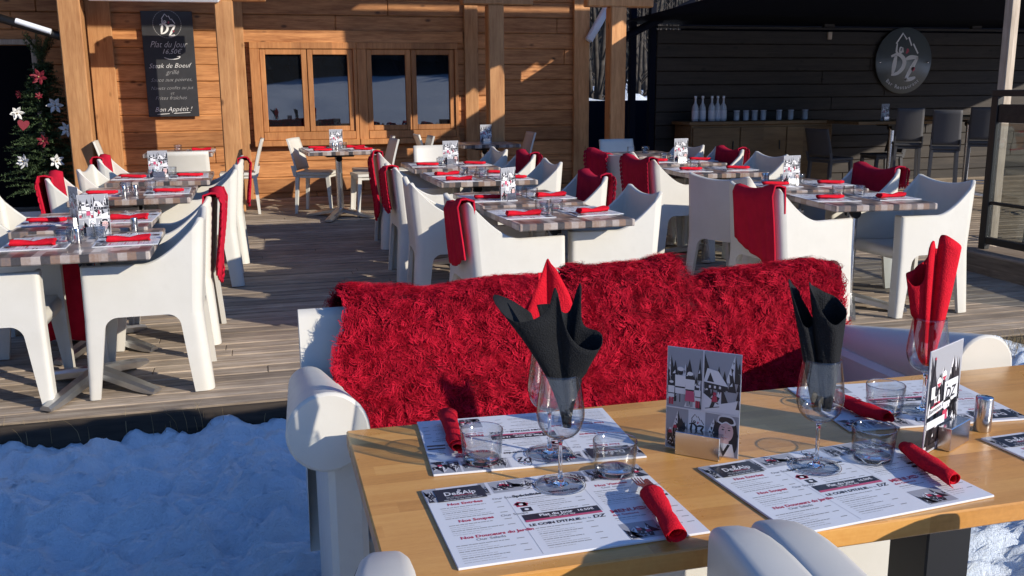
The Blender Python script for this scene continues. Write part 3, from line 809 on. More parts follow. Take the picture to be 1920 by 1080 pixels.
# ---- Christmas tree by the door
TX, TYY, TZ = -2.24, 11.72, gz(11.72)
xt = thing('fir_tree', 'dark green Christmas fir with white and red fabric flowers by the door', 'fir tree', (TX, TYY, TZ))
b = MB(); b.tube([(0, 0, 0.1), (0, 0, 1.0), (0.02, 0, 1.85)], [0.03, 0.02, 0.006], M['bark'], 8); b.build('trunk', xt)
b = MB(); b.lathe([(0, 0), (0.14, 0), (0.19, 0.26), (0.2, 0.27), (0.18, 0.27), (0, 0.25)], 20, M['black']); b.build('pot', xt)
rg = random.Random(21); vs, fs = [], []
for k in range(540):
    t = rg.random()**0.8; z = 0.28+1.50*t; L = (0.52*(1-t)+0.07)*rg.uniform(.75, 1.1); a = rg.uniform(0, 2*PI); dr = rg.uniform(-.15, .35)
    if t > .93: L = .16; dr = 1.6
    n = int(70*L/0.5)+14
    for q in range(n):
        s = q/n; px = math.cos(a)*L*s; py = math.sin(a)*L*s; pz = z+L*s*dr-0.12*L*s*s
        aa = rg.uniform(0, 2*PI); nl = rg.uniform(.022, .040); d = Vector((math.cos(a)*.6+rg.uniform(-.9, .9), math.sin(a)*.6+rg.uniform(-.9, .9), rg.uniform(-.3, .9))).normalized()
        sd = d.cross(Vector((0, 0, 1))).normalized()*0.0060; p = Vector((px, py, pz)); o0 = len(vs)
        vs += [tuple(p-sd), tuple(p+sd), tuple(p+d*nl)]; fs.append((o0, o0+1, o0+2))
        if q % 5 == 0 and s < .9:
            # side twig of needles
            ta = a+rg.choice((-1, 1))*rg.uniform(.5, .9); tl = L*.3*(1-s)
            for w in range(9):
                u = w/9; pp = p+Vector((math.cos(ta)*tl*u, math.sin(ta)*tl*u, tl*u*.1)); d = Vector((math.cos(ta)+rg.uniform(-1, 1), math.sin(ta)+rg.uniform(-1, 1), rg.uniform(-.3, .8))).normalized()
                sd = d.cross(Vector((0, 0, 1))).normalized()*0.0042; o0 = len(vs); vs += [tuple(pp-sd), tuple(pp+sd), tuple(pp+d*.026)]; fs.append((o0, o0+1, o0+2))
b = MB(); b.add(vs, fs, M['needles']); b.build('foliage', xt)
def flower(mat):
    b = MB(); rg = random.Random(3)
    for ring, (n, L) in enumerate(((6, 0.105), (5, 0.065))):
        for k in range(n):
            a = 2*PI*k/n+ring*.5; P = []
            for i in range(6):
                t = i/5; w = 0.026*math.sin(PI*(t*.92+.06))*(L/.105); row = []
                for j in (-1, 0, 1): row.append((math.cos(a)*L*t-math.sin(a)*w*j, math.sin(a)*L*t+math.cos(a)*w*j, 0.02*ring+0.035*t*t-0.006*(j == 0)))
                P.append(row)
            b.sheet(P, 0.0012, mat)
    b.lathe([(0, 0.02), (0.012, 0.022), (0.010, 0.034), (0, 0.038)], 8, M['straw'])
    return b.mesh('fabric_flower')
mw, mr = flower(M['flowerwhite']), flower(M['flowerred'])
for i, (x, z, mat, sc, lab) in enumerate([(-2.10, 1.36, mw, 1.25, 'large white fabric flower in the sun near the middle of the fir'), (-1.99, 1.10, mw, 1.2, 'white fabric flower at the right edge of the fir beside the post'), (-2.12, 0.76, mw, 1.15, 'white fabric flower low on the fir, in light'),
        (-2.45, 0.76, mw, 1.15, 'white fabric flower low on the left of the fir, in shade'), (-2.50, 1.28, mw, 1.1, 'dim white fabric flower on the shaded left side of the fir'), (-2.22, 1.66, mr, 1.25, 'big red fabric flower near the top of the fir'), (-2.22, 0.98, mr, 1.0, 'dark red fabric flower low in the middle of the fir'), (-2.24, 1.46, mr, 0.6, 'small red berry flower above the large white one'), (-2.45, 1.48, mr, .65, 'small red berry flower high on the left of the fir')]):
    o = bpy.data.objects.new('fabric_flower', mat); COL.objects.link(o); o.location = (x, TYY-(0.30 if z > 1.2 else 0.42)+abs(x-TX)*.35, z); o.rotation_euler = (PI/2+0.15, i*1.3, (x-TX)*.8); o.scale = (sc*.68, sc*.68, sc*.68); o.rotation_euler = (PI/2+0.15+.35*math.sin(i*2.1), i*1.3, (x-TX)*.8+.4*math.sin(i*3.7))
    tag(o, lab, 'fabric flower', 'flowers on the fir tree')
b = MB(); b.prism([(0.085*math.sin(t)**3*1.05, 0.07*(1.2*math.cos(t)-.45*math.cos(2*t)-.18*math.cos(3*t))) for t in [2*PI*i/28 for i in range(28)]], 0.03, M['flowerred'])
o = b.build('heart_ornament'); o.location = (-2.40, TYY-0.42, 1.16); o.rotation_euler = (PI/2, 0.15, 0.2); o.scale = (.65, .65, .65); tag(o, 'dark red padded heart hanging in the fir', 'ornament')

# ---- glass wind screen and the light timber post at the right edge
ws = thing('wind_screen', 'black framed glass wind screen on a timber base at the right edge', 'wind screen', (5.6, 6.25, 0), R(0))
def wsp(y0, y1, z0, z1, mat, th=0.05, bev=0.004): 
    b = MB(); b.box((0, (y0+y1)/2-6.25, (z0+z1)/2), (th, abs(y1-y0), z1-z0), mat, bev); return b
wsp(6.20, 6.27, 0.20, 1.40, M['black']).build('upright', ws)
wsp(4.4, 6.27, 1.40, 1.45, M['black']).build('top_rail', ws)
wsp(4.4, 6.195, 1.20, 1.34, M['barwood'], 0.03).build('timber_rail', ws)
wsp(4.4, 6.195, 0.245, 0.30, M['black']).build('bottom_rail', ws)
wsp(4.4, 6.195, 0.56, 0.585, M['black'], 0.03).build('middle_rail', ws)
wsp(4.4, 6.195, 0.305, 1.195, M['screenglass'], 0.008, 0).build('glass', ws)
wsp(4.3, 6.36, -0.02, 0.20, M['basewood'], 0.34, 0.01).build('base', ws)
tp = MB(); tp.box((0, 0, 1.55), (0.085, 0.085, 3.1), M['greypost'], 0.006); o = tp.build('timber_post'); o.location = (6.17, 6.8, 0.05); tag(o, 'pale weathered timber post behind the wind screen', 'post')

# ------------------------------------------------------------------ TERRACE FURNITURE
def armchair():
    """white moulded tub armchair, faces +x"""
    t = thing('armchair', '', 'armchair')
    hw, xf, xb, rc, th = 0.285, 0.275, -0.265, 0.048, 0.026
    path = []                                                       # (x, y, nx, ny, s)
    ret = 0.055
    def add(x, y, nx, ny): path.append((x, y, nx, ny))
    for k in range(5): add(xf, -hw+0.018+ret*(1-k/4), 1, 0)
    for k in range(5): a = k/4*PI/2; add(xf-0.018+0.018*math.cos(a), -hw+0.018-0.018*math.sin(a), math.cos(a), -math.sin(a))
    for k in range(1, 40): add(xf-0.018-(xf-0.018-xb-rc)*k/39, -hw, 0, -1)
    for k in range(1, 11): a = k/10*PI/2; add(xb+rc-rc*math.sin(a), -hw+rc-rc*math.cos(a), -math.sin(a), -math.cos(a))
    half = list(path)
    nb = 13
    for k in range(1, nb): add(xb, -hw+rc+(2*hw-2*rc)*k/nb, -1, 0)
    for (x, y, nx, ny) in half[::-1]: add(x, -y, nx, -ny)
    cum = [0.0]
    for i in range(1, len(path)): cum.append(cum[-1]+math.hypot(path[i][0]-path[i-1][0], path[i][1]-path[i-1][1]))
    tot = cum[-1]; ii = {}
    iA = len(half)-11; iB = len(path)-len(half)+10                  # start and end of the rounded back
    def at(s):
        s = max(0, min(tot, s)); i = max(0, min(len(cum)-2, int(np.searchsorted(cum, s)-1))); q = (s-cum[i])/max(1e-9, cum[i+1]-cum[i])
        return [path[i][k]+(path[i+1][k]-path[i][k])*q for k in range(4)]
    ZA = 0.400
    def ztop(x, y):
        if x > 0.0: return 0.645+0.004*(x/0.27)
        u = min(1, -x/0.25); z = 0.645+0.212*(0.10*u+0.90*u**1.9)
        return z-0.036*max(0, 1-(y/0.25)**2)*max(0, (u-0.7)/0.3)
    def P(s, z, off=0.0):
        x, y, nx, ny = at(s); L = math.hypot(nx, ny) or 1; nx /= L; ny /= L
        x += nx*off; y += ny*off
        wb = max(0, min(1, (0.05-x)/0.3)); wb = wb*wb
        if z > 0.45: x -= wb*0.035*(z-0.45)/0.40
        if z < ZA: x -= wb*0.03*(ZA-z)/ZA
        if x > 0 and z < ZA: x += 0.012*(ZA-z)/ZA
        y *= 1+0.05*(0.5-z)/0.5
        return (x, y, z)
    def band(s0, s1, n, zb, zt, rows, top=True, ends=(False, False)):
        b = MB(); W = M['white']; A = []; B = []
        for i in range(n+1):
            s = s0+(s1-s0)*i/n; x, y, _, _ = at(s); t0 = zt(x, y)
            A.append([P(s, zb+(t0-zb)*j/rows) for j in range(rows+1)]); B.append([P(s, zb+(t0-zb)*j/rows, -th) for j in range(rows+1)])
        b.grid([r[::-1] for r in A], W); b.grid(B, W)
        if top:
            G = []
            for i in range(n+1):
                a = Vector(A[i][-1]); c = Vector(B[i][-1]); G.append([tuple(a), tuple(a.lerp(c, .25)+Vector((0, 0, .007))), tuple(a.lerp(c, .75)+Vector((0, 0, .007))), tuple(c)])
            b.grid([r[::-1] for r in G], W)
        b.grid([[A[i][0], B[i][0]] for i in range(n+1)], W, False)
        for e, i in zip(ends, (0, n)):
            if e: b.grid([A[i], B[i]], W, False)
        return b
    sA, sB = cum[iA], cum[iB]
    band(0, sA, 46, ZA, ztop, 6, True, (True, False)).build('armrest', t)
    band(sB, tot, 46, ZA, ztop, 6, True, (False, True)).build('armrest', t)
    band(sA, sB, 34, ZA, ztop, 8).build('backrest', t)
    def leg(c0, c1, w0, w1, fl0, fl1):
        """leg between path distances c0..c1 at the top, narrowing to w0..w1 at the foot, filleted into the arch"""
        b = MB(); W = M['white']; A = []; B = []; rows = 14; n = 14
        zs = [0, .08, .16, .24, .30, .34]+[.345+.055*math.sin(PI/2*k/8) for k in range(1, 9)]
        for i in range(n+1):
            ra, rb = [], []
            for z in zs:
                q = z/ZA; f = min(1, max(0, (z-(ZA-0.055))/0.055)); fil = 0.055*(1-math.sqrt(max(0, 1-f*f)))
                a = w0+(c0-w0)*q-(fil if fl0 else 0); c = w1+(c1-w1)*q+(fil if fl1 else 0)
                s = a+(c-a)*i/n
                ra.append(P(s, z)); rb.append(P(s, z, -th))
            A.append(ra); B.append(rb)
        b.grid([r[::-1] for r in A], W); b.grid(B, W); b.grid([A[0], B[0]], W, False); b.grid([A[-1][::-1], B[-1][::-1]], W, False); b.grid([[A[i][0], B[i][0]] for i in range(n+1)], W, False)
        b.build('leg', t)
    sc = cum[4]
    leg(0, sc+0.105, 0, sc+0.062, False, True)
    leg(tot-sc-0.105, tot, tot-sc-0.062, tot, True, False)
    cr = (cum[iA]+cum[len(half)-1])/2
    leg(cr-0.10, cr+0.10, cr-0.07, cr+0.06, True, True)
    leg(tot-cr-0.10, tot-cr+0.10, tot-cr-0.06, tot-cr+0.07, True, True)
    b = MB(); prof = [(0.262, 0.372), (0.268, 0.41), (0.25, 0.436), (0.15, 0.436), (0.0, 0.424), (-0.12, 0.424), (-0.185, 0.45), (-0.222, 0.52)]
    yw = hw-th-0.002; G = [[(x-(0.012*(1-(y/yw)**2) if i == 7 else 0), y, z-0.012*(1-(y/yw)**2)*(2 < i < 7)) for i, (x, z) in enumerate(prof)] for y in [-yw+2*yw*k/10 for k in range(11)]]
    b.sheet(G, 0.02, M['white']); b.build('seat', t)
    return t

def side_chair(mat, name='side_chair', tall=0.0, cat='chair'):
    """slim moulded chair (or bar stool when tall > 0), faces +x"""
    t = thing(name, '', cat); H0 = 0.45+tall; top = 0.84+tall*1.0
    b = MB(); G = []
    for k in range(11):
        y = -0.205+0.41*k/10; row = []
        for j in range(10):
            v = j/9; z = H0+0.035+(top-H0-0.035)*v; x = -0.185-0.075*v-0.02*v*v+0.022*(abs(y)/0.205)**2
            row.append((x, y*(1-.05*v), z))
        G.append(row)
    b.sheet(G, 0.02, mat); b.build('backrest', t)
    b = MB(); b.box((0.01, 0, H0), (0.40, 0.41, 0.035), mat, 0.014); b.box((0.01, 0, H0-0.034), (0.36, 0.37, 0.03), mat, 0.006); b.build('seat', t)
    for sx, sy in ((1, 1), (1, -1), (-1, 1), (-1, -1)):
        b = MB(); sp = 0.03+tall*.06
        p0 = Vector((0.17*sx+(0.01 if sx > 0 else 0), 0.175*sy, H0-0.02)); p1 = p0+Vector((sx*sp, sy*(0.012+tall*.04), -(H0-0.02)))
        w0, w1 = 0.042, 0.028; P = []
        for i in range(4):
            c = p0.lerp(p1, i/3); w = (w0+(w1-w0)*i/3)/2; P.append([(c.x-w, c.y-w, c.z), (c.x+w, c.y-w, c.z), (c.x+w, c.y+w, c.z), (c.x-w, c.y+w, c.z), (c.x-w, c.y-w, c.z)])
        b.grid(P, mat, False); b.add([P[3][k] for k in range(4)], [(0, 1, 2, 3)], mat)
        b.build('leg', t)
    for sy in (-1, 1):
        b = MB(); b.grid([[(-0.205-0.014*i, sy*0.20-0.014, H0-0.03+.06*i), (-0.165-0.014*i, sy*0.20-0.014, H0-0.03+.06*i), (-0.165-0.014*i, sy*0.20+0.004, H0-0.03+.06*i), (-0.205-0.014*i, sy*0.20+0.004, H0-0.03+.06*i), (-0.205-0.014*i, sy*0.20-0.014, H0-0.03+.06*i)] for i in range(3)], mat, False)
        b.build('back_stile', t)
    if tall > 0:
        b = MB(); zf = 0.30; q = 0.225
        for a, c in (((q, q), (q, -q)), ((q, -q), (-q, -q)), ((-q, -q), (-q, q)), ((-q, q), (q, q))): b.tube([(a[0]*.95, a[1]*.92, zf), (c[0]*.95, c[1]*.92, zf)], 0.011, M['chrome'], 6)
        b.build('footrest', t)
    return t

def table(sx=0.76, sy=0.74, top=0.74, name='bistro_table', matt=None):
    t = thing(name, '', 'table'); mt = matt or M['mosaic']
    b = MB(); b.box((0, 0, top-0.02), (sx, sy, 0.040), mt, 0.006); b.build('tabletop', t)
    b = MB(); b.box((0, 0, top-0.058), (0.30, 0.26, 0.034), M['black'], 0.006); b.tube([(0, -0.05, top-0.10), (0, 0.05, top-0.10)], 0.035, M['black'], 10); b.build('tilt_bracket', t)
    b = MB(); b.lathe([(0.036, 0.075), (0.036, top-0.09)], 20, M['chrome'], cap=True); b.build('column', t)
    for k in range(4):
        a = PI/4+k*PI/2+0.25; b = MB(); P = []
        for i in range(7):
            u = i/6; r = 0.02+0.37*u; w = 0.048-0.012*u; z = 0.088-0.062*u-0.012*u*u
            row = []
            for (dw, dz) in ((-w, -0.03), (-w, 0), (-w*.55, 0.012), (w*.55, 0.012), (w, 0), (w, -0.03)):
                row.append((r*math.cos(a)-dw*math.sin(a), r*math.sin(a)+dw*math.cos(a), max(0.004, z+dz)))
            P.append(row)
        b.grid(P, M['alu'], False); b.add(P[-1], [(0, 1, 2, 3, 4, 5)], M['alu']); b.build('foot', t)
    return t

def throw(y0, y1, inner, outer, seed, mat=None, fringe=True, skew=0.0, ripple=0.010):
    """fleece throw folded over an armchair's back rim, in the chair's own frame"""
    t = thing('throw_blanket', '', 'throw'); rg = random.Random(seed); mt = mat or M['throw']
    ph = [rg.uniform(0, 6) for _ in range(4)]
    n = 22; G = []; edge = []
    for k in range(n+1):
        u = k/n; y = y0+(y1-y0)*u
        dip = 0.040*max(0, 1-(y/0.21)**2)
        zt = 0.872-dip
        rows = []; lin = inner*(1+.06*math.sin(ph[0]+5*u)); lo = outer*(1+.05*math.sin(ph[1]+4*u)+skew*(u-.5))
        rp = lambda d: ripple*min(1, d*5)*math.sin(ph[2]+u*13+d*3)+ripple*.5*math.sin(ph[3]+u*29)*min(1, d*4)
        m = 8
        yy = max(-0.285, min(0.285, y))
        for j in range(m+1):
            d = lin*(1-j/m); z = zt-d; x = -0.262+0.06*min(1, d*1.2)*.6+0.004
            rows.append((x+abs(rp(d))+0.008, y*(1-.02*d), z))
        rows.append((-0.295, y, zt+0.014)); rows.append((-0.330, y, zt+0.010))
        for j in range(1, m+3):
            d = lo*j/(m+2); z = zt-d; x = -0.350+0.055*min(1, d/.42)
            rows.append((x-abs(rp(d))-0.004, y+.02*math.sin(ph[0]+u*4)*d, max(z, 0.06)))
        edge.append(rows[-1]); G.append(rows)
    b = MB(); b.sheet(G, 0.009, mt); b.build('cloth', t)
    if fringe:
        b = MB()
        run = [Vector(G[0][j]) for j in range(10, len(G[0]))]+[Vector(p) for p in edge[1:]]+[Vector(G[n][j]) for j in range(len(G[n])-2, 9, -1)]
        outd = [Vector((0, -1, -.4))]*(len(G[0])-10)+[Vector((0, 0, -1))]*(n-1)+[Vector((0, 1, -.4))]*(len(G[n])-10)
        A = []
        for i in range(len(run)-1):
            for q in (0.0, 0.33, 0.66):
                p = run[i].lerp(run[i+1], q); w = .006 if q == 0 else .024+rg.uniform(0, .006); o_ = outd[min(i, len(outd)-1)]
                A.append([tuple(p+Vector((-.004, 0, 0))), tuple(p+o_*w*.6+Vector((-.010, 0, 0))), tuple(p+o_*w+Vector((-.004, 0, 0)))])
        b.sheet(A, 0.006, mt)
        b.build('fringe', t)
    return t

chair_kit = Kit(armchair()); side_kit = Kit(side_chair(M['white'])); stool_kit = Kit(side_chair(M['stoolgrey'], 'bar_stool', 0.30, 'stool')); bar_chair_kit = Kit(side_chair(M['stoolgrey']))
table_kit = Kit(table()); 

GA = 'white armchairs around the terrace tables'
# name, x, y, heading in degrees, label, throw
chairs = [
 ('near_left_right', -0.57, 5.04, 181, 'white armchair nearest the snow on the right of the left front table', None),
 ('a2', -0.55, 5.88, 178, 'white armchair with a red fringed throw right of the left row, second from the front', dict(y0=-0.20, y1=0.27, inner=0.20, outer=0.46, seed=1)),
 ('c', -0.44, 7.45, 181, 'plain white armchair on the right of the left rear table', None),
 ('d', -0.40, 8.32, 180, 'white armchair with a red fringed throw at the back right of the left row', dict(y0=-0.1, y1=0.27, inner=0.16, outer=0.34, seed=2)),
 ('n', -1.28, 4.98, 0, 'white armchair cut by the left edge of the photo, nearest the snow', None),
 ('m', -1.20, 5.90, 2, 'white armchair behind the leftmost front chair, red throw over its arm', None),
 ('e', -1.09, 7.17, 2, 'white armchair with a red throw at the front left of the left rear table', dict(y0=-0.25, y1=0.24, inner=0.24, outer=0.42, seed=4)),
 ('f', -0.98, 7.78, -2, 'plain white armchair between two with throws, left of the left rear table', None),
 ('g', -0.97, 8.65, 0, 'white armchair with a smooth red throw near the left post', dict(y0=-0.24, y1=0.2, inner=0.24, outer=0.2, seed=5, fringe=False)),
 ('p1', 1.36, 5.24, 3, 'white armchair with a red throw over its left corner, front of the middle row', dict(y0=-0.275, y1=0.03, inner=0.12, outer=0.34, seed=6, fringe=False)),
 ('p2', 1.24, 6.20, -4, 'plain white armchair second from the front on the left of the middle row', None),
 ('p3', 1.27, 7.25, 0, 'white armchair with a bundled red throw on the left of the middle rear table', dict(y0=-0.20, y1=0.1, inner=0.1, outer=0.3, seed=7)),
 ('p4', 1.33, 8.65, 0, 'white armchair with a long fringed red throw at the back left of the middle row', dict(y0=-0.27, y1=-0.02, inner=0.12, outer=0.55, seed=8)),
 ('q1', 2.00, 5.36, 179, 'plain white armchair at the front right of the middle row', None),
 ('q2', 1.98, 6.22, 181, 'white armchair with a burgundy throw inside it, second on the right of the middle row', dict(y0=-0.22, y1=0.23, inner=0.30, outer=0.36, seed=9, mat='throwdark')),
 ('q3', 2.03, 7.33, 178, 'plain white armchair third from the front on the right of the middle row', None),
 ('q4', 2.02, 8.05, 180, 'white armchair with a burgundy throw, fourth on the right of the middle row', dict(y0=-0.23, y1=0.22, inner=0.30, outer=0.25, seed=10, mat='throwdark')),
 ('q5', 1.93, 8.66, 181, 'plain white armchair farthest back on the right of the middle row', None),
 ('s1', 3.28, 5.34, 6, 'white armchair with a big red throw on its corner, front of the right row', dict(y0=-0.28, y1=0.13, inner=0.16, outer=0.43, seed=11, fringe=False, skew=-0.55)),
 ('s2', 3.32, 6.02, 24, 'white armchair turned to show its plain grey shaded back, left of the right front table', None),
 ('u1', 4.17, 5.34, 182, 'large plain white armchair at the front right, facing left', None),
 ('u2', 4.18, 6.10, 180, 'white armchair with a burgundy throw inside its back at the right front table', dict(y0=-0.25, y1=0.25, inner=0.32, outer=0.12, seed=12, mat='throwdark')),
 ('v1', 3.36, 7.33, 2, 'white armchair with a burgundy throw on its corner, left of the right rear table', dict(y0=-0.27, y1=0.25, inner=0.1, outer=0.34, seed=13, mat='throwdark')),
 ('v2', 3.34, 8.12, 26, 'white armchair showing its grey back with a burgundy throw on one corner', dict(y0=0.02, y1=0.27, inner=0.1, outer=0.36, seed=14, mat='throwdark')),
 ('u3', 4.07, 7.42, 181, 'plain white armchair on the right of the right rear table', None),
 ('u4', 3.98, 8.02, 181, 'white armchair with a burgundy throw at the right rear table, before the sideboard', dict(y0=-0.2, y1=0.22, inner=0.3, outer=0.2, seed=15, mat='throwdark')),
 ('u5', 3.88, 8.62, 184, 'dim white armchair farthest back on the right of the right rear table', None),
]
for nm, x, y, hd, lab, th_ in chairs:
    chair_kit.put((x, y, gz(y)), R(hd), lab, GA)
    if th_:
        kw = dict(th_)
        if 'mat' in kw: kw['mat'] = M[kw['mat']]
        o = throw(**kw); o.location = (x, y, gz(y)); o.rotation_euler = (0, 0, R(hd))
        o['label'] = {'a2': 'red throw with a pompom fringe over the second chair right of the left row', 'd': 'red fringed throw on the rear right chair of the left row', 'e': 'red throw over the front left chair of the left rear table', 'g': 'smooth red throw over the chair beside the left post', 'p1': 'red throw over the corner of the front middle chair', 'p3': 'short bundled red throw on the left of the middle rear table', 'p4': 'long fringed red throw at the back left of the middle row', 'q2': 'burgundy throw inside the second chair right of the middle row', 'q4': 'burgundy throw inside the fourth chair right of the middle row', 's1': 'big red throw hanging to a point behind the front left chair of the right row', 'u2': 'burgundy throw across the chair behind the large front right one', 'v1': 'burgundy throw on the front left chair of the right rear table', 'v2': 'burgundy throw on the corner of the grey backed rear chair', 'u4': 'burgundy throw on the chair in front of the sideboard'}[nm]
        o['group'] = 'red throws on the armchairs'
# a throw lying over the seat of the chair behind the leftmost one, hanging to the floor
b = MB(); G = []
for k in range(19):
    u = k/18; x = -0.20+0.40*u; row = []
    for (y, z) in ((.10, .47), (.06, .60), (.03, .664), (0.0, .672), (-.03, .662), (-.042, .60), (-.047, .48), (-.055, .34), (-.06, .2), (-.065, .09)):
        d = max(0, .6-z) if y < 0 else 0; row.append((x+.03*d*math.sin(u*6+1), y-0.018*abs(math.sin(u*15+d*4))*min(1, d*6), z+0.03*math.sin(u*4)*(z < .1)))
    G.append(row)
b.sheet(G, 0.01, M['throw']); o = b.build('throw_blanket'); o.location = (-1.06, 5.60, gz(5.6)); o.rotation_euler = (0, 0, R(2)); tag(o, 'red throw hanging from a chair arm under the left front tables', 'throw', 'red throws on the armchairs')

GT = 'mosaic topped tables on the terrace'
tables = [  # key, x, y, heading, label
 ('L1', -0.845, 5.00, 0, 'left front mosaic table nearest the snow'),
 ('L1b', -0.93, 5.77, 0, 'mosaic table right behind the left front one'),
 ('L2', -0.82, 7.05, 0, 'front mosaic table of the left rear pair'),
 ('L2b', -0.74, 8.10, 0, 'back mosaic table of the left rear pair, near the chalkboard'),
 ('C1', 1.68, 5.30, 2, 'front mosaic table of the middle row'),
 ('C1b', 1.66, 6.06, 1, 'second mosaic table of the middle row'),
 ('C2', 1.70, 7.42, 0, 'front mosaic table of the middle rear pair'),
 ('C2b', 1.68, 8.44, -1, 'back mosaic table of the middle rear pair'),
 ('R1', 3.80, 5.42, -6, 'front mosaic table of the right row'),
 ('R1b', 3.86, 6.20, -6, 'second mosaic table of the right row'),
 ('R2', 3.74, 7.38, -2, 'front mosaic table of the right rear pair'),
 ('R2b', 3.80, 8.22, -2, 'back mosaic table of the right rear pair, in shade'),
 ('B', 0.87, 10.55, 3, 'mosaic table under the chalet windows'),
 ('W', -0.78, 10.75, 0, 'small mosaic table under the chalkboard'),
 ('D', 2.62, 11.0, 0, 'shaded mosaic table under the right chalet window'),
 ('X', 3.82, 9.05, 0, 'mosaic table in deep shade beside the fourth post'),
]
TB = {}
for k, x, y, hd, lab in tables:
    o = table_kit.put((x, y, gz(y)), R(hd), lab, GT); TB[k] = (x, y, gz(y)+0.7402, R(hd), lab)
    if k in ('L1', 'L1b'): o.scale = (0.90, 1.12, 1)
    if k in ('L2', 'L2b', 'C2', 'C2b', 'B'): 
        o.scale = (1, 1.27 if k != 'C2b' else 1.2, 1)

GS = 'white side chairs by the chalet'
for x, y, hd, lab in [
 (0.66, 11.0, -22, 'white side chair left of the table under the windows'),
 (1.24, 10.62, 186, 'nearer white side chair right of the table under the windows'),
 (1.28, 11.12, 176, 'farther white side chair right of the table under the windows'),
 (1.72, 11.0, 180, 'thin edge of a white side chair between the windows and the middle row'),
 (1.74, 9.30, -90, 'white side chair at the far head of the middle row, facing the camera'),
 (2.14, 11.35, 0, 'white side chair in front of the right window'),
 (3.04, 11.35, 180, 'grey looking side chair in shade beside the third post'),
 (-0.64, 9.62, 92, 'white side chair with its back to the camera before the chalkboard table'),
 (-1.42, 11.25, 3, 'white side chair left of the chalkboard table'),
 (-0.20, 11.15, 180, 'white side chair right of the chalkboard table beside the second post'),
 (3.86, 9.62, -90, 'bluish white side chair in shade in front of the fourth post'),
]: side_kit.put((x, y, gz(y)), R(hd), lab, GS)
o = side_kit.put((-1.86, 8.15, gz(8.15)), 8, 'white side chair cut by the left edge behind the left row', GS); o.rotation_euler = (0, 0, R(8))

# bar furniture in the shade
for x, y, hd, lab in [(7.25, 10.9, 12, 'grey side chair at the left of the bar table'), (8.25, 11.2, 176, 'dim grey side chair facing the leftmost bar chair')]:
    bar_chair_kit.put((x, y, gz(y)), R(hd), lab, 'grey chairs at the bar')
for x, y, hd, lab in [(7.05, 9.15, 58, 'dark grey bar stool left of the three by the bar'), (7.10, 8.60, 53, 'grey bar stool in the middle of the three by the bar'), (8.05, 9.15, 50, 'grey bar stool right of the three, beside the wind screen')]:
    stool_kit.put((x, y, gz(y)), R(hd), lab, 'bar stools').scale = (.82, .70, 1.02)
for x, y, hd, lab in [(7.0, 6.95, 170, 'grey bar stool seen through the wind screen'), (8.9, 8.1, 160, 'far grey bar stool seen through the wind screen')]:
    stool_kit.put((x, y, gz(y)), R(hd), lab, 'bar stools')
ht = table(1.5, 0.7, 0.93, 'bar_table', M['counter']); ht.location = (8.15, 10.9, gz(10.9)); ht['label'] = 'long dim bar table in front of the round sign'
ht2 = table(1.2, 0.7, 1.02, 'bar_table', M['counter']); ht2.location = (8.6, 10.0, gz(10.0)); ht2['label'] = 'high bar table behind the bar stools at the right'

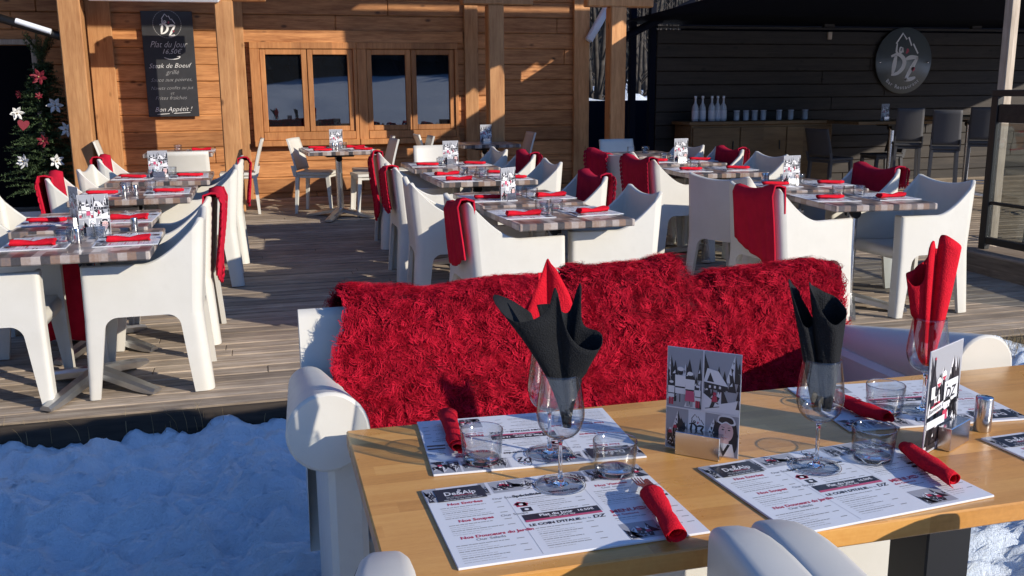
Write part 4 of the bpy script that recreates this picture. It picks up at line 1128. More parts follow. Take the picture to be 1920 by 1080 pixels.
# ------------------------------------------------------------------ PRINTED THINGS
def mat_print():
    """A3 menu place mat, origin at its centre, reader at -y; sizes in metres"""
    p = Print(0.00015); W2, H2 = 0.21, 0.1485
    def X(u): return -W2+u*0.42
    def Y(v): return -H2+v*0.297
    K, RD, G, PK, WH = M['ink'], M['inkred'], M['inkmid'], M['inkpink'], M['inkwhite']
    p.rect(X(.002), Y(.82), X(.998), Y(.998), M['inklight'], 1)
    squiggle(p, X(.002), Y(.80), X(.06), Y(.995), 1, 7, 2, 0); squiggle(p, X(.245), Y(.81), X(.275), Y(.995), 6, 4, 2, 0)
    squiggle(p, X(.29), Y(.825), X(.48), Y(.99), 2, 9, 2, 3); squiggle(p, X(.645), Y(.825), X(.72), Y(.99), 3, 6, 2, 0); squiggle(p, X(.73), Y(.825), X(.86), Y(.99), 4, 8, 2, 1); squiggle(p, X(.87), Y(.80), X(.998), Y(.995), 5, 9, 2, 1)
    p.rect(X(.485), Y(.835), X(.64), Y(.998), M['paper'], 3)
    logo(p, X(.565), Y(.92), 0.046, K, 4, RD)
    p.rect(X(.045), Y(.79), X(.255), Y(.965), K, 8)
    p.text('la', X(.152), Y(.915), 0.010, WH, 9, 0.0002, 0.3, 'C'); p.text('De&Alp', X(.15), Y(.865), 0.021, WH, 9, 0.0003, 0, 'C', width=0.058)
    p.rect(X(.12), Y(.852), X(.20), Y(.858), RD, 9)
    rg = random.Random(9)
    def dashes(u, v, w, h, mat, l=2):
        x = X(u); end = X(u)+w*0.42
        while x < end-0.002:
            q = rg.uniform(0.003, 0.012); q = min(q, end-x); p.rect(x, Y(v), x+q, Y(v)+h, mat, l); x += q+0.0014
    for v in (.838, .824, .80): dashes(.07 if v < .81 else .085, v, .165 if v < .81 else .13, 0.0016 if v < .81 else 0.0009, WH, 9)
    def para(u, v, n, w, price=True):
        for i in range(n):
            bold = i % 3 == 0
            dashes(u, v-i*.0235, w*(rg.uniform(.82, 1) if bold else rg.uniform(.45, .9)), .0021 if bold else .0013, G if bold else M['inkgrey'])
            if price and bold: p.rect(X(u+w+.012), Y(v-i*.0235), X(u+w+.042), Y(v-i*.0235)+.0021, G, 2)
    def head(t1, t2, u, v, c1=RD, sz=.0125, c2=G):
        p.text(t1, X(u), Y(v), sz, c1, 2, .00045); 
        if t2: p.text(t2, X(u)+len(t1)*sz*.585, Y(v), sz*.88, c2, 2, .0001)
    head('Nos Entrées', 'Our Starters', .075, .735); para(.04, .70, 7, .215)
    head('Nos Soupes', 'Our Soups', .085, .505); para(.04, .47, 6, .215)
    head('Nos Douceurs du Jardin', '', .06, .30); p.text('Our Salads', X(.115), Y(.262), .0112, G, 2, .0001); para(.03, .225, 9, .225)
    p.text('Spécialités', X(.355), Y(.735), .0128, K, 2, .0005); p.text('Savoyardes', X(.515), Y(.735), .0122, K, 2, .0005)
    para(.37, .70, 5, .225); para(.43, .58, 4, .165)
    for u, v, m in ((.345, .60, RD), (.355, .53, K)):
        p.rect(X(u), Y(v), X(u+.045), Y(v+.055), m, 2); p.disc(X(u+.022), Y(v+.028), .004, WH, 3, 10)
    p.poly([(X(.335), Y(.63)), (X(.36), Y(.67)), (X(.40), Y(.64)), (X(.39), Y(.60))], RD, 2)
    p.rect(X(.34), Y(.395), X(.665), Y(.49), K, 2); p.rect(X(.34), Y(.395), X(.665), Y(.418), PK, 3)
    p.text('Plat du Jour', X(.48), Y(.447), .0125, WH, 4, .0004, 0, 'C'); p.text('16.50€', X(.605), Y(.447), .0105, WH, 4, .0003, 0, 'C'); p.text('Dish of the day', X(.50), Y(.423), .0075, WH, 4, .0001, 0, 'C')
    p.text("LE COIN D'ITALIE", X(.345), Y(.342), .0115, K, 2, .0005); p.text('de la', X(.56), Y(.342), .009, G, 2, 0, .2); p.text('DZ', X(.61), Y(.340), .0155, K, 2, .0005, .2)
    para(.36, .305, 11, .2)
    p.text('Nos Viandes', X(.725), Y(.735), .0122, RD, 2, .0004); p.text('Our meats', X(.745), Y(.70), .0105, G, 2, .0001); para(.70, .665, 9, .20)
    p.text('MENU', X(.695), Y(.365), .0165, RD, 2, .0006); p.disc(X(.825), Y(.385), .0105, RD, 2, 18, .0065); p.text('12.90€', X(.825), Y(.375), .0062, WH, 3, .0002, 0, 'C'); p.text('des Gastons', X(.69), Y(.325), .0095, RD, 2, .0002)
    para(.69, .29, 2, .14, False)
    squiggle(p, X(.68), Y(.03), X(.83), Y(.22), 12, 7, 2, 2)
    p.rect(X(.905), Y(.555), X(.99), Y(.58), K, 2); p.rect(X(.90), Y(.50), X(.99), Y(.525), K, 2); para(.915, .66, 3, .05)
    p.text('Douceurs', X(.855), Y(.42), .0105, G, 2, .0003); p.text('Maison', X(.865), Y(.385), .010, G, 2, .0003); para(.845, .35, 12, .095)
    for u in (.325, .672): p.rect(X(u), Y(.02 if u < .5 else .42), X(u)+.0006, Y(.77), M['inkgrey'], 2)
    return p
def placemat():
    t = thing('menu_placemat', '', 'placemat')
    b = MB(); b.box((0, 0, 0.0022), (0.42, 0.297, 0.0042), M['paper'], 0.0008); b.build('board', t)
    o = mat_print().build('menu_print', t); o.location = (0, 0, 0.0043)
    return t
def card_print(front=True):
    p = Print(0.00015); K, WH, RD, G = M['ink'], M['inkwhite'], M['inkred'], M['inkgrey']
    w, h = 0.074, 0.21
    p.rect(-w, 0, w, h, M['inklight'], 1)
    if front:
        # chefs looking at the mountains
        squiggle(p, -w+.001, .088, -.002, h-.001, 31, 9, 2, 0)
        for cx, s, ap in ((-.064, .62, None), (-.046, 1.0, None), (-.026, .9, RD), (-.010, .58, None)):
            y0 = .092; q = .009*s
            p.rect(cx-q*.8, y0, cx-q*.1, y0+.026*s, G if s > .7 else RD, 9); p.rect(cx+q*.1, y0, cx+q*.8, y0+.026*s, G if s > .7 else RD, 9)
            p.poly([(cx-q*1.1, y0+.024*s), (cx+q*1.1, y0+.024*s), (cx+q*1.2, y0+.062*s), (cx-q*1.2, y0+.062*s)], WH, 10)
            p.rect(cx-q*1.1, y0+.036*s, cx+q*1.1, y0+.039*s, K, 11)
            if ap: p.poly([(cx-q*1.2, y0+.012*s), (cx+q*1.3, y0+.012*s), (cx+q, y0+.036*s), (cx-q, y0+.036*s)], M['inkpink'], 11)
            p.disc(cx, y0+.068*s, .0055*s, K, 10, 10); p.disc(cx, y0+.075*s, .007*s, WH, 11, 10, .0045*s)
        # chalet and skier
        squiggle(p, .001, .088, w-.001, h-.001, 32, 8, 2, 0)
        p.poly([(.001, .088), (w-.001, .088), (w-.001, .118), (.03, .105), (.001, .125)], WH, 9)
        p.poly([(.003, .135), (.045, .132), (.045, .15), (.003, .153)], K, 9); p.poly([(.001, .148), (.05, .143), (.03, .172), (.008, .176)], WH, 10); p.poly([(.008, .15), (.022, .149), (.014, .168)], K, 11)
        for xx in (.012, .022, .032): p.rect(xx, .137, xx+.004, .142, WH, 11)
        p.poly([(.018, .108), (.030, .110), (.028, .122), (.020, .122)], RD, 12); p.disc(.024, .126, .0035, RD, 12, 10); p.poly([(.014, .096), (.022, .098), (.026, .110), (.019, .110)], K, 12); p.stroke([(.006, .094), (.034, .101)], .0014, K, 13)
        for k in range(5): p.poly([(.066, .10+.018*k), (.0735, .10+.018*k), (.071, .122+.018*k)], K, 12)
        squiggle(p, -w+.001, .001, -.028, .085, 33, 9, 2, 2)
        p.rect(-.027, .001, .006, .085, M['paper'], 3); logo(p, -.011, .056, .046, K, 4, RD); p.text('Bar Restaurant', -.0105, .026, .0048, M['inkblue'], 4, .0001, 0, 'C')
        # the woman with ski goggles
        squiggle(p, .007, .001, w-.001, .085, 34, 6, 2, 0)
        p.poly(curve([(.026, .02), (.028, .06), (.036, .08), (.055, .083), (.068, .07), (.072, .03), (.068, .012)], 5), K, 9)
        p.disc(.049, .052, .0145, M['skin'], 10, 22, .0205); p.rect(.043, .024, .055, .036, M['skin'], 10)
        p.poly([(.028, .002), (.068, .002), (.062, .028), (.036, .028)], WH, 11); p.poly([(.040, .002), (.046, .002), (.058, .026), (.053, .027)], K, 12)
        for sx in (-1, 1): p.disc(.049+sx*.0062, .056, .0026, K, 12, 10, .0013); p.stroke([(.049+sx*.003, .0605), (.049+sx*.009, .0615)], .0011, K, 12)
        p.stroke([(.049, .055), (.0478, .049), (.0495, .0485)], .0006, M['inkred'], 12)
        p.poly(curve([(.0425, .0435), (.049, .0412), (.0555, .0435), (.049, .0385)], 4), RD, 12); p.stroke([(.0435, .0428), (.049, .0408), (.0545, .0428)], .0009, WH, 13)
        p.poly(curve([(.031, .070), (.036, .084), (.060, .084), (.068, .070), (.060, .066), (.049, .070), (.040, .066)], 4), WH, 12); p.poly(curve([(.034, .072), (.038, .081), (.058, .081), (.064, .072), (.058, .069), (.049, .073), (.041, .069)], 4), K, 13)
        p.rect(-w, .0855, w, .0875, WH, 14); p.rect(-.0012, .0875, .0008, h, WH, 14)
    else:
        squiggle(p, -w+.001, .001, w-.001, h-.001, 41, 20, 2, 4)
        p.poly([(-.06, .095), (-.044, .095), (-.044, .15), (-.049, .17), (-.049, .195), (-.055, .195), (-.055, .17), (-.06, .15)], K, 9); p.rect(-.06, .11, -.044, .135, WH, 10); p.rect(-.055, .19, -.049, .195, RD, 10)
        for cx, cy in ((-.028, .14), (-.006, .15)): 
            p.disc(cx, cy, .010, WH, 9, 14); p.poly([(cx-.009, cy-.002), (cx+.009, cy-.002), (cx, cy-.012)], RD, 10); p.rect(cx-.001, cy-.03, cx+.001, cy-.01, K, 10)
        p.poly([(-.07, .075), (.03, .085), (.03, .10), (-.07, .09)], M['paper'], 11); p.text('Bienvenue à', -.066, .080, .013, K, 12, .0002, .2, 'L', rot=.09)
        p.rect(-.002, .092, .060, .135, M['paper'], 11); p.text('la', .006, .124, .009, K, 12, .0002, .2); p.text('DZ', .003, .098, .032, K, 12, .0008, .25)
        p.rect(-.07, .05, .01, .066, M['paper'], 9)
    return p
def card_holder():
    """A5 card, picture on both faces, clipped in a steel block; the front faces -y"""
    t = thing('menu_card', '', 'menu card')
    b = MB(); b.box((0, 0, 0.1065), (0.148, 0.0016, 0.21), M['paper']); b.build('card', t)
    o = CARD_F.copy(); COL.objects.link(o); o.parent = t; o.rotation_euler = (PI/2, 0, 0); o.location = (0, -0.00095, 0.0015)
    o = CARD_B.copy(); COL.objects.link(o); o.parent = t; o.rotation_euler = (PI/2, 0, PI); o.location = (0, 0.00095, 0.0015)
    b = MB(); b.box((0.0, -0.0155, 0.024), (0.09, 0.027, 0.048), M['chrome'], 0.0012); b.box((0.0, 0.006, 0.012), (0.09, 0.008, 0.024), M['chrome'], 0.001); b.build('holder', t)
    return t
CARD_F = bpy.data.objects.new('front_print', card_print(True).mesh('front_print')); CARD_B = bpy.data.objects.new('back_print', card_print(False).mesh('back_print'))
mat_kit = Kit(placemat()); card_kit = Kit(card_holder())

def tumbler():
    t = bpy.data.objects.new('tumbler', None)
    b = MB(); r0, r1, h = 0.0375, 0.0415, 0.066
    b.lathe([(0, 0.001), (r0-.003, 0.001), (r0, 0.004), (r1, h-.001), (r1-.0008, h), (r1-.0019, h-.001), (r0-.002, 0.0115)], 40, M['glass']); b.lathe([(0, 0.0022), (r0-.0045, 0.0022), (r0-.003, 0.004), (r0-.003, 0.009), (r0-.006, 0.0105), (0, 0.0095)], 40, M['solidglass']); b.lathe([(r1-.0001, h-.0006), (r1-.0009, h+.0003), (r1-.0018, h-.0006), (r1-.0009, h-.0016), (r1-.0001, h-.0006)], 40, M['solidglass'])
    o = b.build('tumbler'); return tag(o, '', 'tumbler')
tumbler_kit = Kit(tumbler())
def wine_glass():
    prof = [(0.0, 0.0035), (0.02, 0.004), (0.044, 0.0018), (0.0455, 0.0008), (0.044, 0.0), (0.0, 0.0)]
    t = thing('wine_glass', '', 'wine glass')
    b = MB(); b.lathe(prof[::-1], 48, M['glass']); b.lathe([(0.0455, 0.0008), (0.047, 0.0016), (0.0455, 0.0026), (0.043, 0.0026)], 48, M['solidglass']); b.build('foot', t)
    b = MB(); b.lathe([(0.016, 0.0042), (0.008, 0.008), (0.0045, 0.014), (0.0036, 0.03), (0.0036, 0.075), (0.0048, 0.086), (0.010, 0.091)], 20, M['solidglass'], cap=True); b.build('stem', t)
    b = MB(); o = [(0.0, 0.0905), (0.012, 0.0918), (0.027, 0.099), (0.037, 0.111), (0.0425, 0.128), (0.0432, 0.143), (0.041, 0.165), (0.0375, 0.190), (0.0345, 0.2135)]
    o = curve(o, 4); i = [(max(0, r-.0011), z+(.0022 if r < .02 else .0004)) for r, z in o[::-1]]
    b.lathe(o+i, 48, M['glass']); b.build('bowl', t)
    return t
wine_kit = Kit(wine_glass())
def shaker():
    b = MB(); b.lathe([(0, 0), (0.017, 0), (0.0175, 0.001), (0.0175, 0.071), (0.0165, 0.0735), (0.010, 0.075), (0, 0.0752)], 24, M['chrome'])
    return tag(b.build('steel_shaker'), '', 'shaker')
shaker_kit = Kit(shaker())
def napkin_roll(seed, L=0.17, r=0.021, turns=1.9):
    """paper napkin rolled round cutlery, axis along +x, spiral open ends"""
    rg = random.Random(seed); b = MB(); n = 44; m = 9; G = []
    ph = rg.uniform(0, 6)
    for k in range(n+1):
        u = k/n; a0 = -PI*0.62+turns*2*PI*u; row = []
        for j in range(m):
            s = j/(m-1); a = a0+1.1*(s-.5)*u; rr = r*(1-.42*(1-u))*(1-.14*s)*(1+.05*math.sin(s*8+ph))+.0013*math.sin(a*2+s*7+ph)+.001*math.sin(s*19+ph)
            x = L*(s-.5)+(0.012*math.sin(u*3.1+ph) if j in (0, m-1) else 0)
            row.append((x, rr*math.cos(a)*1.08, max(.0012, r*.86+rr*math.sin(a)*.84)+.002*math.sin(s*5+ph)))
        G.append(row)
    b.sheet(G, 0.0011, M['napkin'])
    return tag(b.build('napkin_roll'), '', 'napkin')
def bow_napkin():
    b = MB(); G = []; n = 28
    for k in range(n+1):
        a = 2*PI*k/n; row = []
        for j in range(13):
            s = j/12*2-1; p = abs(s); w = 0.019+0.013*p**1.5; h = 0.011+0.006*p
            row.append((0.097*s+.004*math.sin(a*3), w*math.cos(a)*(1+.1*math.sin(s*9+a)), max(.001, h+h*math.sin(a)*(1+.18*math.sin(a*3+s*6)))))
        G.append(row)
    b.grid(G, M['napkin'])
    for sx in (0, -1): b.add([r[sx] for r in G[:-1]], [list(range(n))], M['napkin'])
    return tag(b.build('napkin_roll'), '', 'napkin')
roll_kit = Kit(napkin_roll(1, 0.185, 0.018)); bow_kit = Kit(bow_napkin())

# ---- laid tables on the terrace
def on_table(key, dx, dy):
    x, y, z, r, lab = TB[key]; c, s = math.cos(r), math.sin(r); sy = {'L2': 1.27, 'L2b': 1.27, 'C2': 1.27, 'C2b': 1.2, 'B': 1.27}.get(key, 1)
    dy *= sy
    return (x+dx*c-dy*s, y+dx*s+dy*c, z), r
rg = random.Random(77)
def lay(key, seats, card=None, shakers=(), cups=2, phrase=''):
    """seats: list of (side -1 left / +1 right, dy, place phrase)"""
    for i, (sd_, dy, ph) in enumerate(seats):
        p, r = on_table(key, sd_*0.205, dy)
        mat_kit.put(p, r-sd_*-PI/2+rg.uniform(-.05, .05), 'white menu placemat %s of the %s' % (ph, phrase), 'menu placemats on the terrace tables')
        q, r2 = on_table(key, sd_*0.215, dy-0.085)
        kit = bow_kit if rg.random() < .45 else roll_kit
        kit.put((q[0], q[1], q[2]+0.0048), r2+rg.uniform(-.22, .22), 'red napkin %s of the %s' % (ph, phrase), 'red napkins on the terrace tables')
    for i in range(cups):
        p, r = on_table(key, -0.06+0.12*(i % 2)+rg.uniform(-.03, .03), 0.10-0.16*(i//2)+rg.uniform(-.03, .03))
        tumbler_kit.put((p[0], p[1], p[2]+.0002), rg.random(), 'clear tumbler, %s on the %s' % (('left one', 'right one', 'front left one', 'front right one')[i], phrase), 'tumblers on the terrace tables')
    if card:
        p, r = on_table(key, card[0], card[1]); card_kit.put(p, r+card[2], 'comic printed menu card on the %s' % phrase, 'menu cards on the terrace tables')
    for i, (sx, sy_) in enumerate(shakers):
        p, r = on_table(key, sx, sy_); shaker_kit.put(p, 0, 'small steel shaker, %s of two on the %s' % (('left', 'right')[i], phrase), 'steel shakers on the terrace tables')
two = [(-1, 0.0, 'on the left'), (1, 0.0, 'on the right')]
four = [(-1, -0.19, 'front left'), (1, -0.19, 'front right'), (-1, 0.19, 'back left'), (1, 0.19, 'back right')]
lay('L1', two, (0.02, 0.22, R(12)), [(-0.02, -0.06), (0.20, 0.30)], 3, 'left front table')
lay('L1b', two, (-0.04, -0.23, R(-62)), (), 3, 'table behind the left front one')
lay('L2', two, None, [(-0.05, -0.22), (0.02, -0.20)], 3, 'left rear table, front half')
lay('L2b', two, (-0.02, -0.05, R(5)), (), 3, 'left rear table, back half')
lay('C1', two, None, (), 3, 'front table of the middle row')
lay('C1b', two, (-0.10, -0.16, R(35)), (), 4, 'second table of the middle row')
lay('C2', four, None, [(0.16, -0.17), (0.20, -0.17)], 4, 'front table of the middle rear pair')
lay('C2b', two, (0.03, 0.05, R(8)), (), 3, 'back table of the middle rear pair')
lay('R1', two, None, (), 2, 'front table of the right row')
lay('R1b', two, (-0.05, 0.0, R(12)), [(-0.20, 0.15), (-0.17, 0.16)], 3, 'second table of the right row')
lay('R2', two, None, (), 1, 'front table of the right rear pair')
lay('R2b', two, (0.02, -0.1, R(10)), (), 2, 'shaded back table of the right rear pair')
lay('B', four, (0.0, 0.1, R(6)), [(-0.07, -0.1), (-0.03, -0.09)], 3, 'table under the windows')
lay('W', [(1, 0.1, 'on the right')], None, (), 1, 'chalkboard table')
lay('D', [], (0.05, 0.1, R(10)), (), 0, 'shaded table by the right window')
lay('X', [], None, (), 2, 'table beside the fourth post')
card_kit.put((8.0, 10.85, gz(10.9)+0.931), R(14), 'dim menu card on the long bar table under the round sign', 'menu cards on the terrace tables')

# ------------------------------------------------------------------ FOREGROUND
TZ0 = 0.755; GZ0 = -0.14
ft = thing('dining_table', 'long light beech dining table in the foreground on black steel legs', 'table', (1.2, 1.59, GZ0))
b = MB(); b.box((0, 0, TZ0-GZ0-0.018), (2.10, 0.690, 0.036), M['beech'], 0.003); b.build('tabletop', ft)
for x in (-0.72, 0.16):
    b = MB(); b.box((x, 0, (TZ0-GZ0-0.036)/2), (0.11, 0.12, TZ0-GZ0-0.037), M['black'], 0.004); b.box((x, 0, 0.012), (0.40, 0.5, 0.02), M['black'], 0.004); b.build('leg', ft)

def lounge(name, L, label, cat):
    """white moulded seat with scrolled arms, faces -y; origin on the ground midway between the arms, at the front"""
    t = thing(name, label, cat); W = M['white']; g = -GZ0
    D = 0.72
    b = MB(); P = []
    for i in range(12):
        u = i/11; x = (-L/2-0.03)+(L+0.12)*u; row = []
        for (y, z) in ((D+.10, 0.05), (D+.115, .55), (D+.10, .78), (D+.085, .835), (D+.05, .843), (D+.025, .82), (D-.01, .62), (D-.05, .45)): row.append((x, y, z+g))
        P.append(row)
    b.grid(P, W, True)
    for e in (0, -1): b.add(P[e], [list(range(8)) if e else list(range(8))[::-1]], W)
    b.build('backrest', t)
    b = MB(); b.box((0, D/2+.02, g+0.40), (L-.16, D-.10, 0.09), W, 0.02); b.build('seat', t)
    b = MB(); b.box((0, 0.09, (g+0.355)/2), (L-.17, 0.05, g+0.352), W, 0.006); b.build('front_panel', t)
    for s in (-1, 1):
        b = MB(); n = 28; pts = []
        rows = []
        for i in range(10):
            u = i/9; y = u*0.66; rr = 0.091-0.034*u; zc = 0.738-0.095*u+g; xc = s*(L/2+.005)+s*0.01*u
            rows.append([(xc+rr*math.cos(2*PI*k/n), y, zc+rr*math.sin(2*PI*k/n)) for k in range(n)])
        b.grid([[rows[i][k] for i in range(10)] for k in range(n)], W, True, closeu=True)
        cap = [(p[0], -0.004, p[2]) for p in rows[0]]; inner = [(rows[0][0][0]-0.091+(p[0]-rows[0][0][0]+0.091)*.93, -0.008, (0.738+g)+(p[2]-0.738-g)*.93) for p in rows[0]]
        b.grid([[inner[k], cap[k], rows[0][k]] for k in range(n)], W, True, closeu=True); b.add(inner, [list(range(n))], W)
        b.add(rows[-1], [list(range(n))[::-1]], W)
        b.box((s*(L/2-.035), 0.35, (0.66+g)/2), (0.085, 0.64, 0.66+g), W, 0.015)
        b.build('armrest', t)
    return t
sofa = lounge('sofa', 1.69, 'white moulded sofa with scrolled arms behind the foreground table, covered in red sheepskin', 'sofa'); sofa.location = (0.965, 1.985, GZ0); sofa['group'] = 'white seats with scrolled arms'

def lounge_chair(label, loc):
    """white moulded chair seen from behind, faces +y to the table; soft box arms with a parting seam"""
    t = thing('lounge_chair', label, 'lounge chair', loc, 0, 'white chairs on the near side of the beech table'); W = M['white']; g = -GZ0
    for s_ in (-1, 1):
        xc = s_*0.255; b = MB(); rows = []
        for i in range(16):
            y = -0.58+0.575*i/15; f = 1.0 if i < 10 else math.sqrt(max(0.02, 1-((i-9.6)/6.0)**2.4)); row = []
            top = 0.852-0.012*(1-f)*3-0.03*max(0, (8-i)/8)
            for k in range(15):
                a = PI*k/14; q = 0.44
                cx = math.copysign(abs(math.cos(a))**q, math.cos(a)); sz = math.sin(a)**q
                row.append((xc-cx*0.046*(0.35+.65*f), y, g+top-0.052+0.052*sz*(0.6+.4*f)))
            row = [(row[0][0], y, g+0.30)]+row+[(row[-1][0], y, g+0.30)]
            rows.append(row)
        b.grid(rows, W, True); b.add(rows[-1], [list(range(17))], W, True); b.add(rows[0], [list(range(17))[::-1]], W)
        if s_ < 0: b.tube([(xc-0.0452, -0.56, g+0.800), (xc-0.0452, -0.25, g+0.826), (xc-0.044, -0.10, g+0.826), (xc-0.036, -0.045, g+0.820)], 0.0018, M['black'], 6)
        b.build('armrest', t)
        for yy in (-0.52, -0.06): lb = MB(); lb.box((xc, yy, (g+0.30)/2), (0.06, 0.06, g+0.30), W, 0.01); lb.build('leg', t)
    b = MB(); b.box((0, -0.30, g+0.40), (0.41, 0.50, 0.09), W, 0.02); b.build('seat', t)
    b = MB(); b.box((0, -0.575, g+0.55), (0.40, 0.05, 0.52), W, 0.02); b.build('backrest', t)
    return t
lounge_chair('white moulded chair with both rounded arm tops at the bottom edge of the photo', (0.396, 1.215, GZ0)).rotation_euler = (0, 0, R(-7))
lounge_chair('white moulded chair at the bottom right showing one seamed arm beside its twin', (0.972, 1.155, GZ0)).rotation_euler = (0, 0, R(-7))

def sheepskin(x0, x1, seed, label, vlo, vhi, zoff=0.0, n=15000):
    """shaggy skin over the sofa back and seat: a backing sheet plus curled wool locks as geometry"""
    prof = [(2.875, .58), (2.872, .72), (2.85, .81), (2.80, .858), (2.74, .866), (2.69, .845), (2.655, .785), (2.62, .68), (2.585, .57), (2.53, .495), (2.42, .47), (2.28, .465), (2.12, .462), (2.045, .42)]
    pr = np.array(curve(prof, 6)); dl = np.r_[0, np.cumsum(np.linalg.norm(np.diff(pr, axis=0), axis=1))]; tot = dl[-1]
    rng = np.random.default_rng(seed)
    def S(u, v):
        d = (vlo+(vhi-vlo)*v)*tot
        y = np.interp(d, dl, pr[:, 0]); z = np.interp(d, dl, pr[:, 1])
        wob = 0.035*(np.sin(v*9+seed)+.6*np.sin(v*21+seed*2)); e = (2*u-1)
        x = x0+(x1-x0)*u+wob*e*.6
        puff = 0.075*(fbm(x*5.5+seed, d*5.5, 3, seed)-.42)+0.03*(fbm(x*17+seed, d*17, 2, seed+1)-.4)
        nv = np.stack([np.zeros_like(y), np.interp(d+.01, dl, pr[:, 1])-np.interp(d-.01, dl, pr[:, 1]), -(np.interp(d+.01, dl, pr[:, 0])-np.interp(d-.01, dl, pr[:, 0]))], -1)
        nv = -nv/np.maximum(1e-6, np.linalg.norm(nv, axis=-1, keepdims=True))
        nv = np.where((nv[..., 1:2]*0+1) > 0, nv, nv)
        lift = np.interp(x, [.17, .35, .48, .70, .91, 1.11, 1.275, 1.335, 1.42, 1.6, 1.78, 1.92], [.005, 0, -.012, .012, .006,   .022, .022, -.06, -.010, 0, .012, -.02])
        P = np.stack([x, y, z+zoff+lift*np.clip((z-.6)/.2, 0, 1)], -1)
        return P, nv, puff
    uu, vv = np.meshgrid(np.linspace(0, 1, 24), np.linspace(0, 1, 50), indexing='ij')
    P, N, pf = S(uu, vv)
    if N[12, 30, 1] > 0: sg = -1
    else: sg = 1
    P = P+N*sg*(0.012+np.maximum(0, pf))[..., None]
    t = thing('sheepskin', label, 'sheepskin', group='red sheepskins on the sofa')
    b = MB(); b.sheet([[tuple(q) for q in r] for r in P], 0.008, M['fur']); bo = b.build('hide', t)
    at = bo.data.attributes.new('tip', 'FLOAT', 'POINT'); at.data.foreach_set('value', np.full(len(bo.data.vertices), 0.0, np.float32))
    # clumped locks
    nc = n//11
    cu, cv = rng.random(nc), rng.random(nc); ca = rng.normal(0, 1.25, nc); cl = rng.uniform(.030, .054, nc); cc = rng.choice([-1, 1], nc)*rng.uniform(.5, 2.8, nc)
    ctone = rng.uniform(.66, 1.08, nc); idx = np.repeat(np.arange(nc), 11); m = len(idx)
    su = np.clip(cu[idx]+rng.normal(0, .0055, m)/(x1-x0)*1.2, 0, 1); sv = np.clip(cv[idx]+rng.normal(0, .0055, m)/((vhi-vlo)*tot)*1.2, 0, 1)
    P, N, pf = S(su, sv); N = N*sg; P = P+N*(0.010+np.maximum(0, pf))[:, None]
    T1 = np.tile(np.array([1.0, 0, 0]), (m, 1)); T2 = np.cross(N, T1)
    down = np.where(T2[:, 2:3] > 0, -T2, T2)
    ang = ca[idx]+rng.normal(0, .14, m)+fbm(P[:, 0]*9, P[:, 2]*9+P[:, 1]*9, 2, seed+4)*5-2.2
    outw = (2*su-1)[:, None]*np.clip(np.abs(2*su-1)*6-5, 0, 1)[:, None]
    F = T1*np.sin(ang)[:, None]+down*np.cos(ang)[:, None]+T1*outw*1.2
    F /= np.linalg.norm(F, axis=1, keepdims=True); Sd = np.cross(N, F)
    L = cl[idx]*rng.uniform(.7, 1.15, m); K = 6; w0 = rng.uniform(.0009, .0019, m)
    V = np.zeros((m, K, 2, 3)); tip = np.zeros((m, K, 2), np.float32)
    for k in range(K):
        s = k/(K-1); curl = cc[idx]*(s+.35*s*s)*1.25+rng.normal(0, .12, m)*s
        lift = (0.80*s-0.42*s*s); fwd = .72*s
        C = P+N*(L*lift)[:, None]+(F*np.cos(curl*.7)[:, None]+Sd*np.sin(curl)[:, None]*.75)*(L*fwd)[:, None]
        ww = w0*(1-.75*s**1.5)*1.1
        wd = Sd*np.cos(curl)[:, None]-F*np.sin(curl*.7)[:, None]
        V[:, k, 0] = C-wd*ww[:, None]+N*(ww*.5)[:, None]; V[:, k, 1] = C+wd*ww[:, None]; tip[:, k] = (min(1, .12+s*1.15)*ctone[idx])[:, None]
    vs = V.reshape(-1, 3); base = np.arange(m)[:, None]*(2*K); q = np.arange(K-1)[None, :]*2
    a = (base+q).ravel(); fs = np.stack([a, a+1, a+3, a+2], 1)
    me = bpy.data.meshes.new('wool'); me.vertices.add(len(vs)); me.vertices.foreach_set('co', vs.ravel().astype(np.float32))
    me.loops.add(fs.size); me.loops.foreach_set('vertex_index', fs.ravel().astype(np.int32)); me.polygons.add(len(fs)); me.polygons.foreach_set('loop_start', np.arange(0, fs.size, 4, dtype=np.int32)); me.polygons.foreach_set('use_smooth', np.ones(len(fs), bool))
    me.update(); me.materials.append(M['fur'])
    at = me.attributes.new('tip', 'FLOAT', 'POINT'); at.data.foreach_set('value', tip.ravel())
    o = bpy.data.objects.new('wool', me); COL.objects.link(o); o.parent = t
    return t
sheepskin(0.20, 0.98, 3, 'wide red shaggy sheepskin at the left end of the sofa', 0.12, 0.93, 0.0, 120000)
sheepskin(0.93, 1.335, 5, 'red shaggy sheepskin in the middle of the sofa, behind the black napkins', 0.10, 0.95, 0.012, 66000)
sheepskin(1.33, 1.85, 8, 'red shaggy sheepskin at the right end of the sofa beside the white back', 0.14, 0.93, -0.002, 80000)

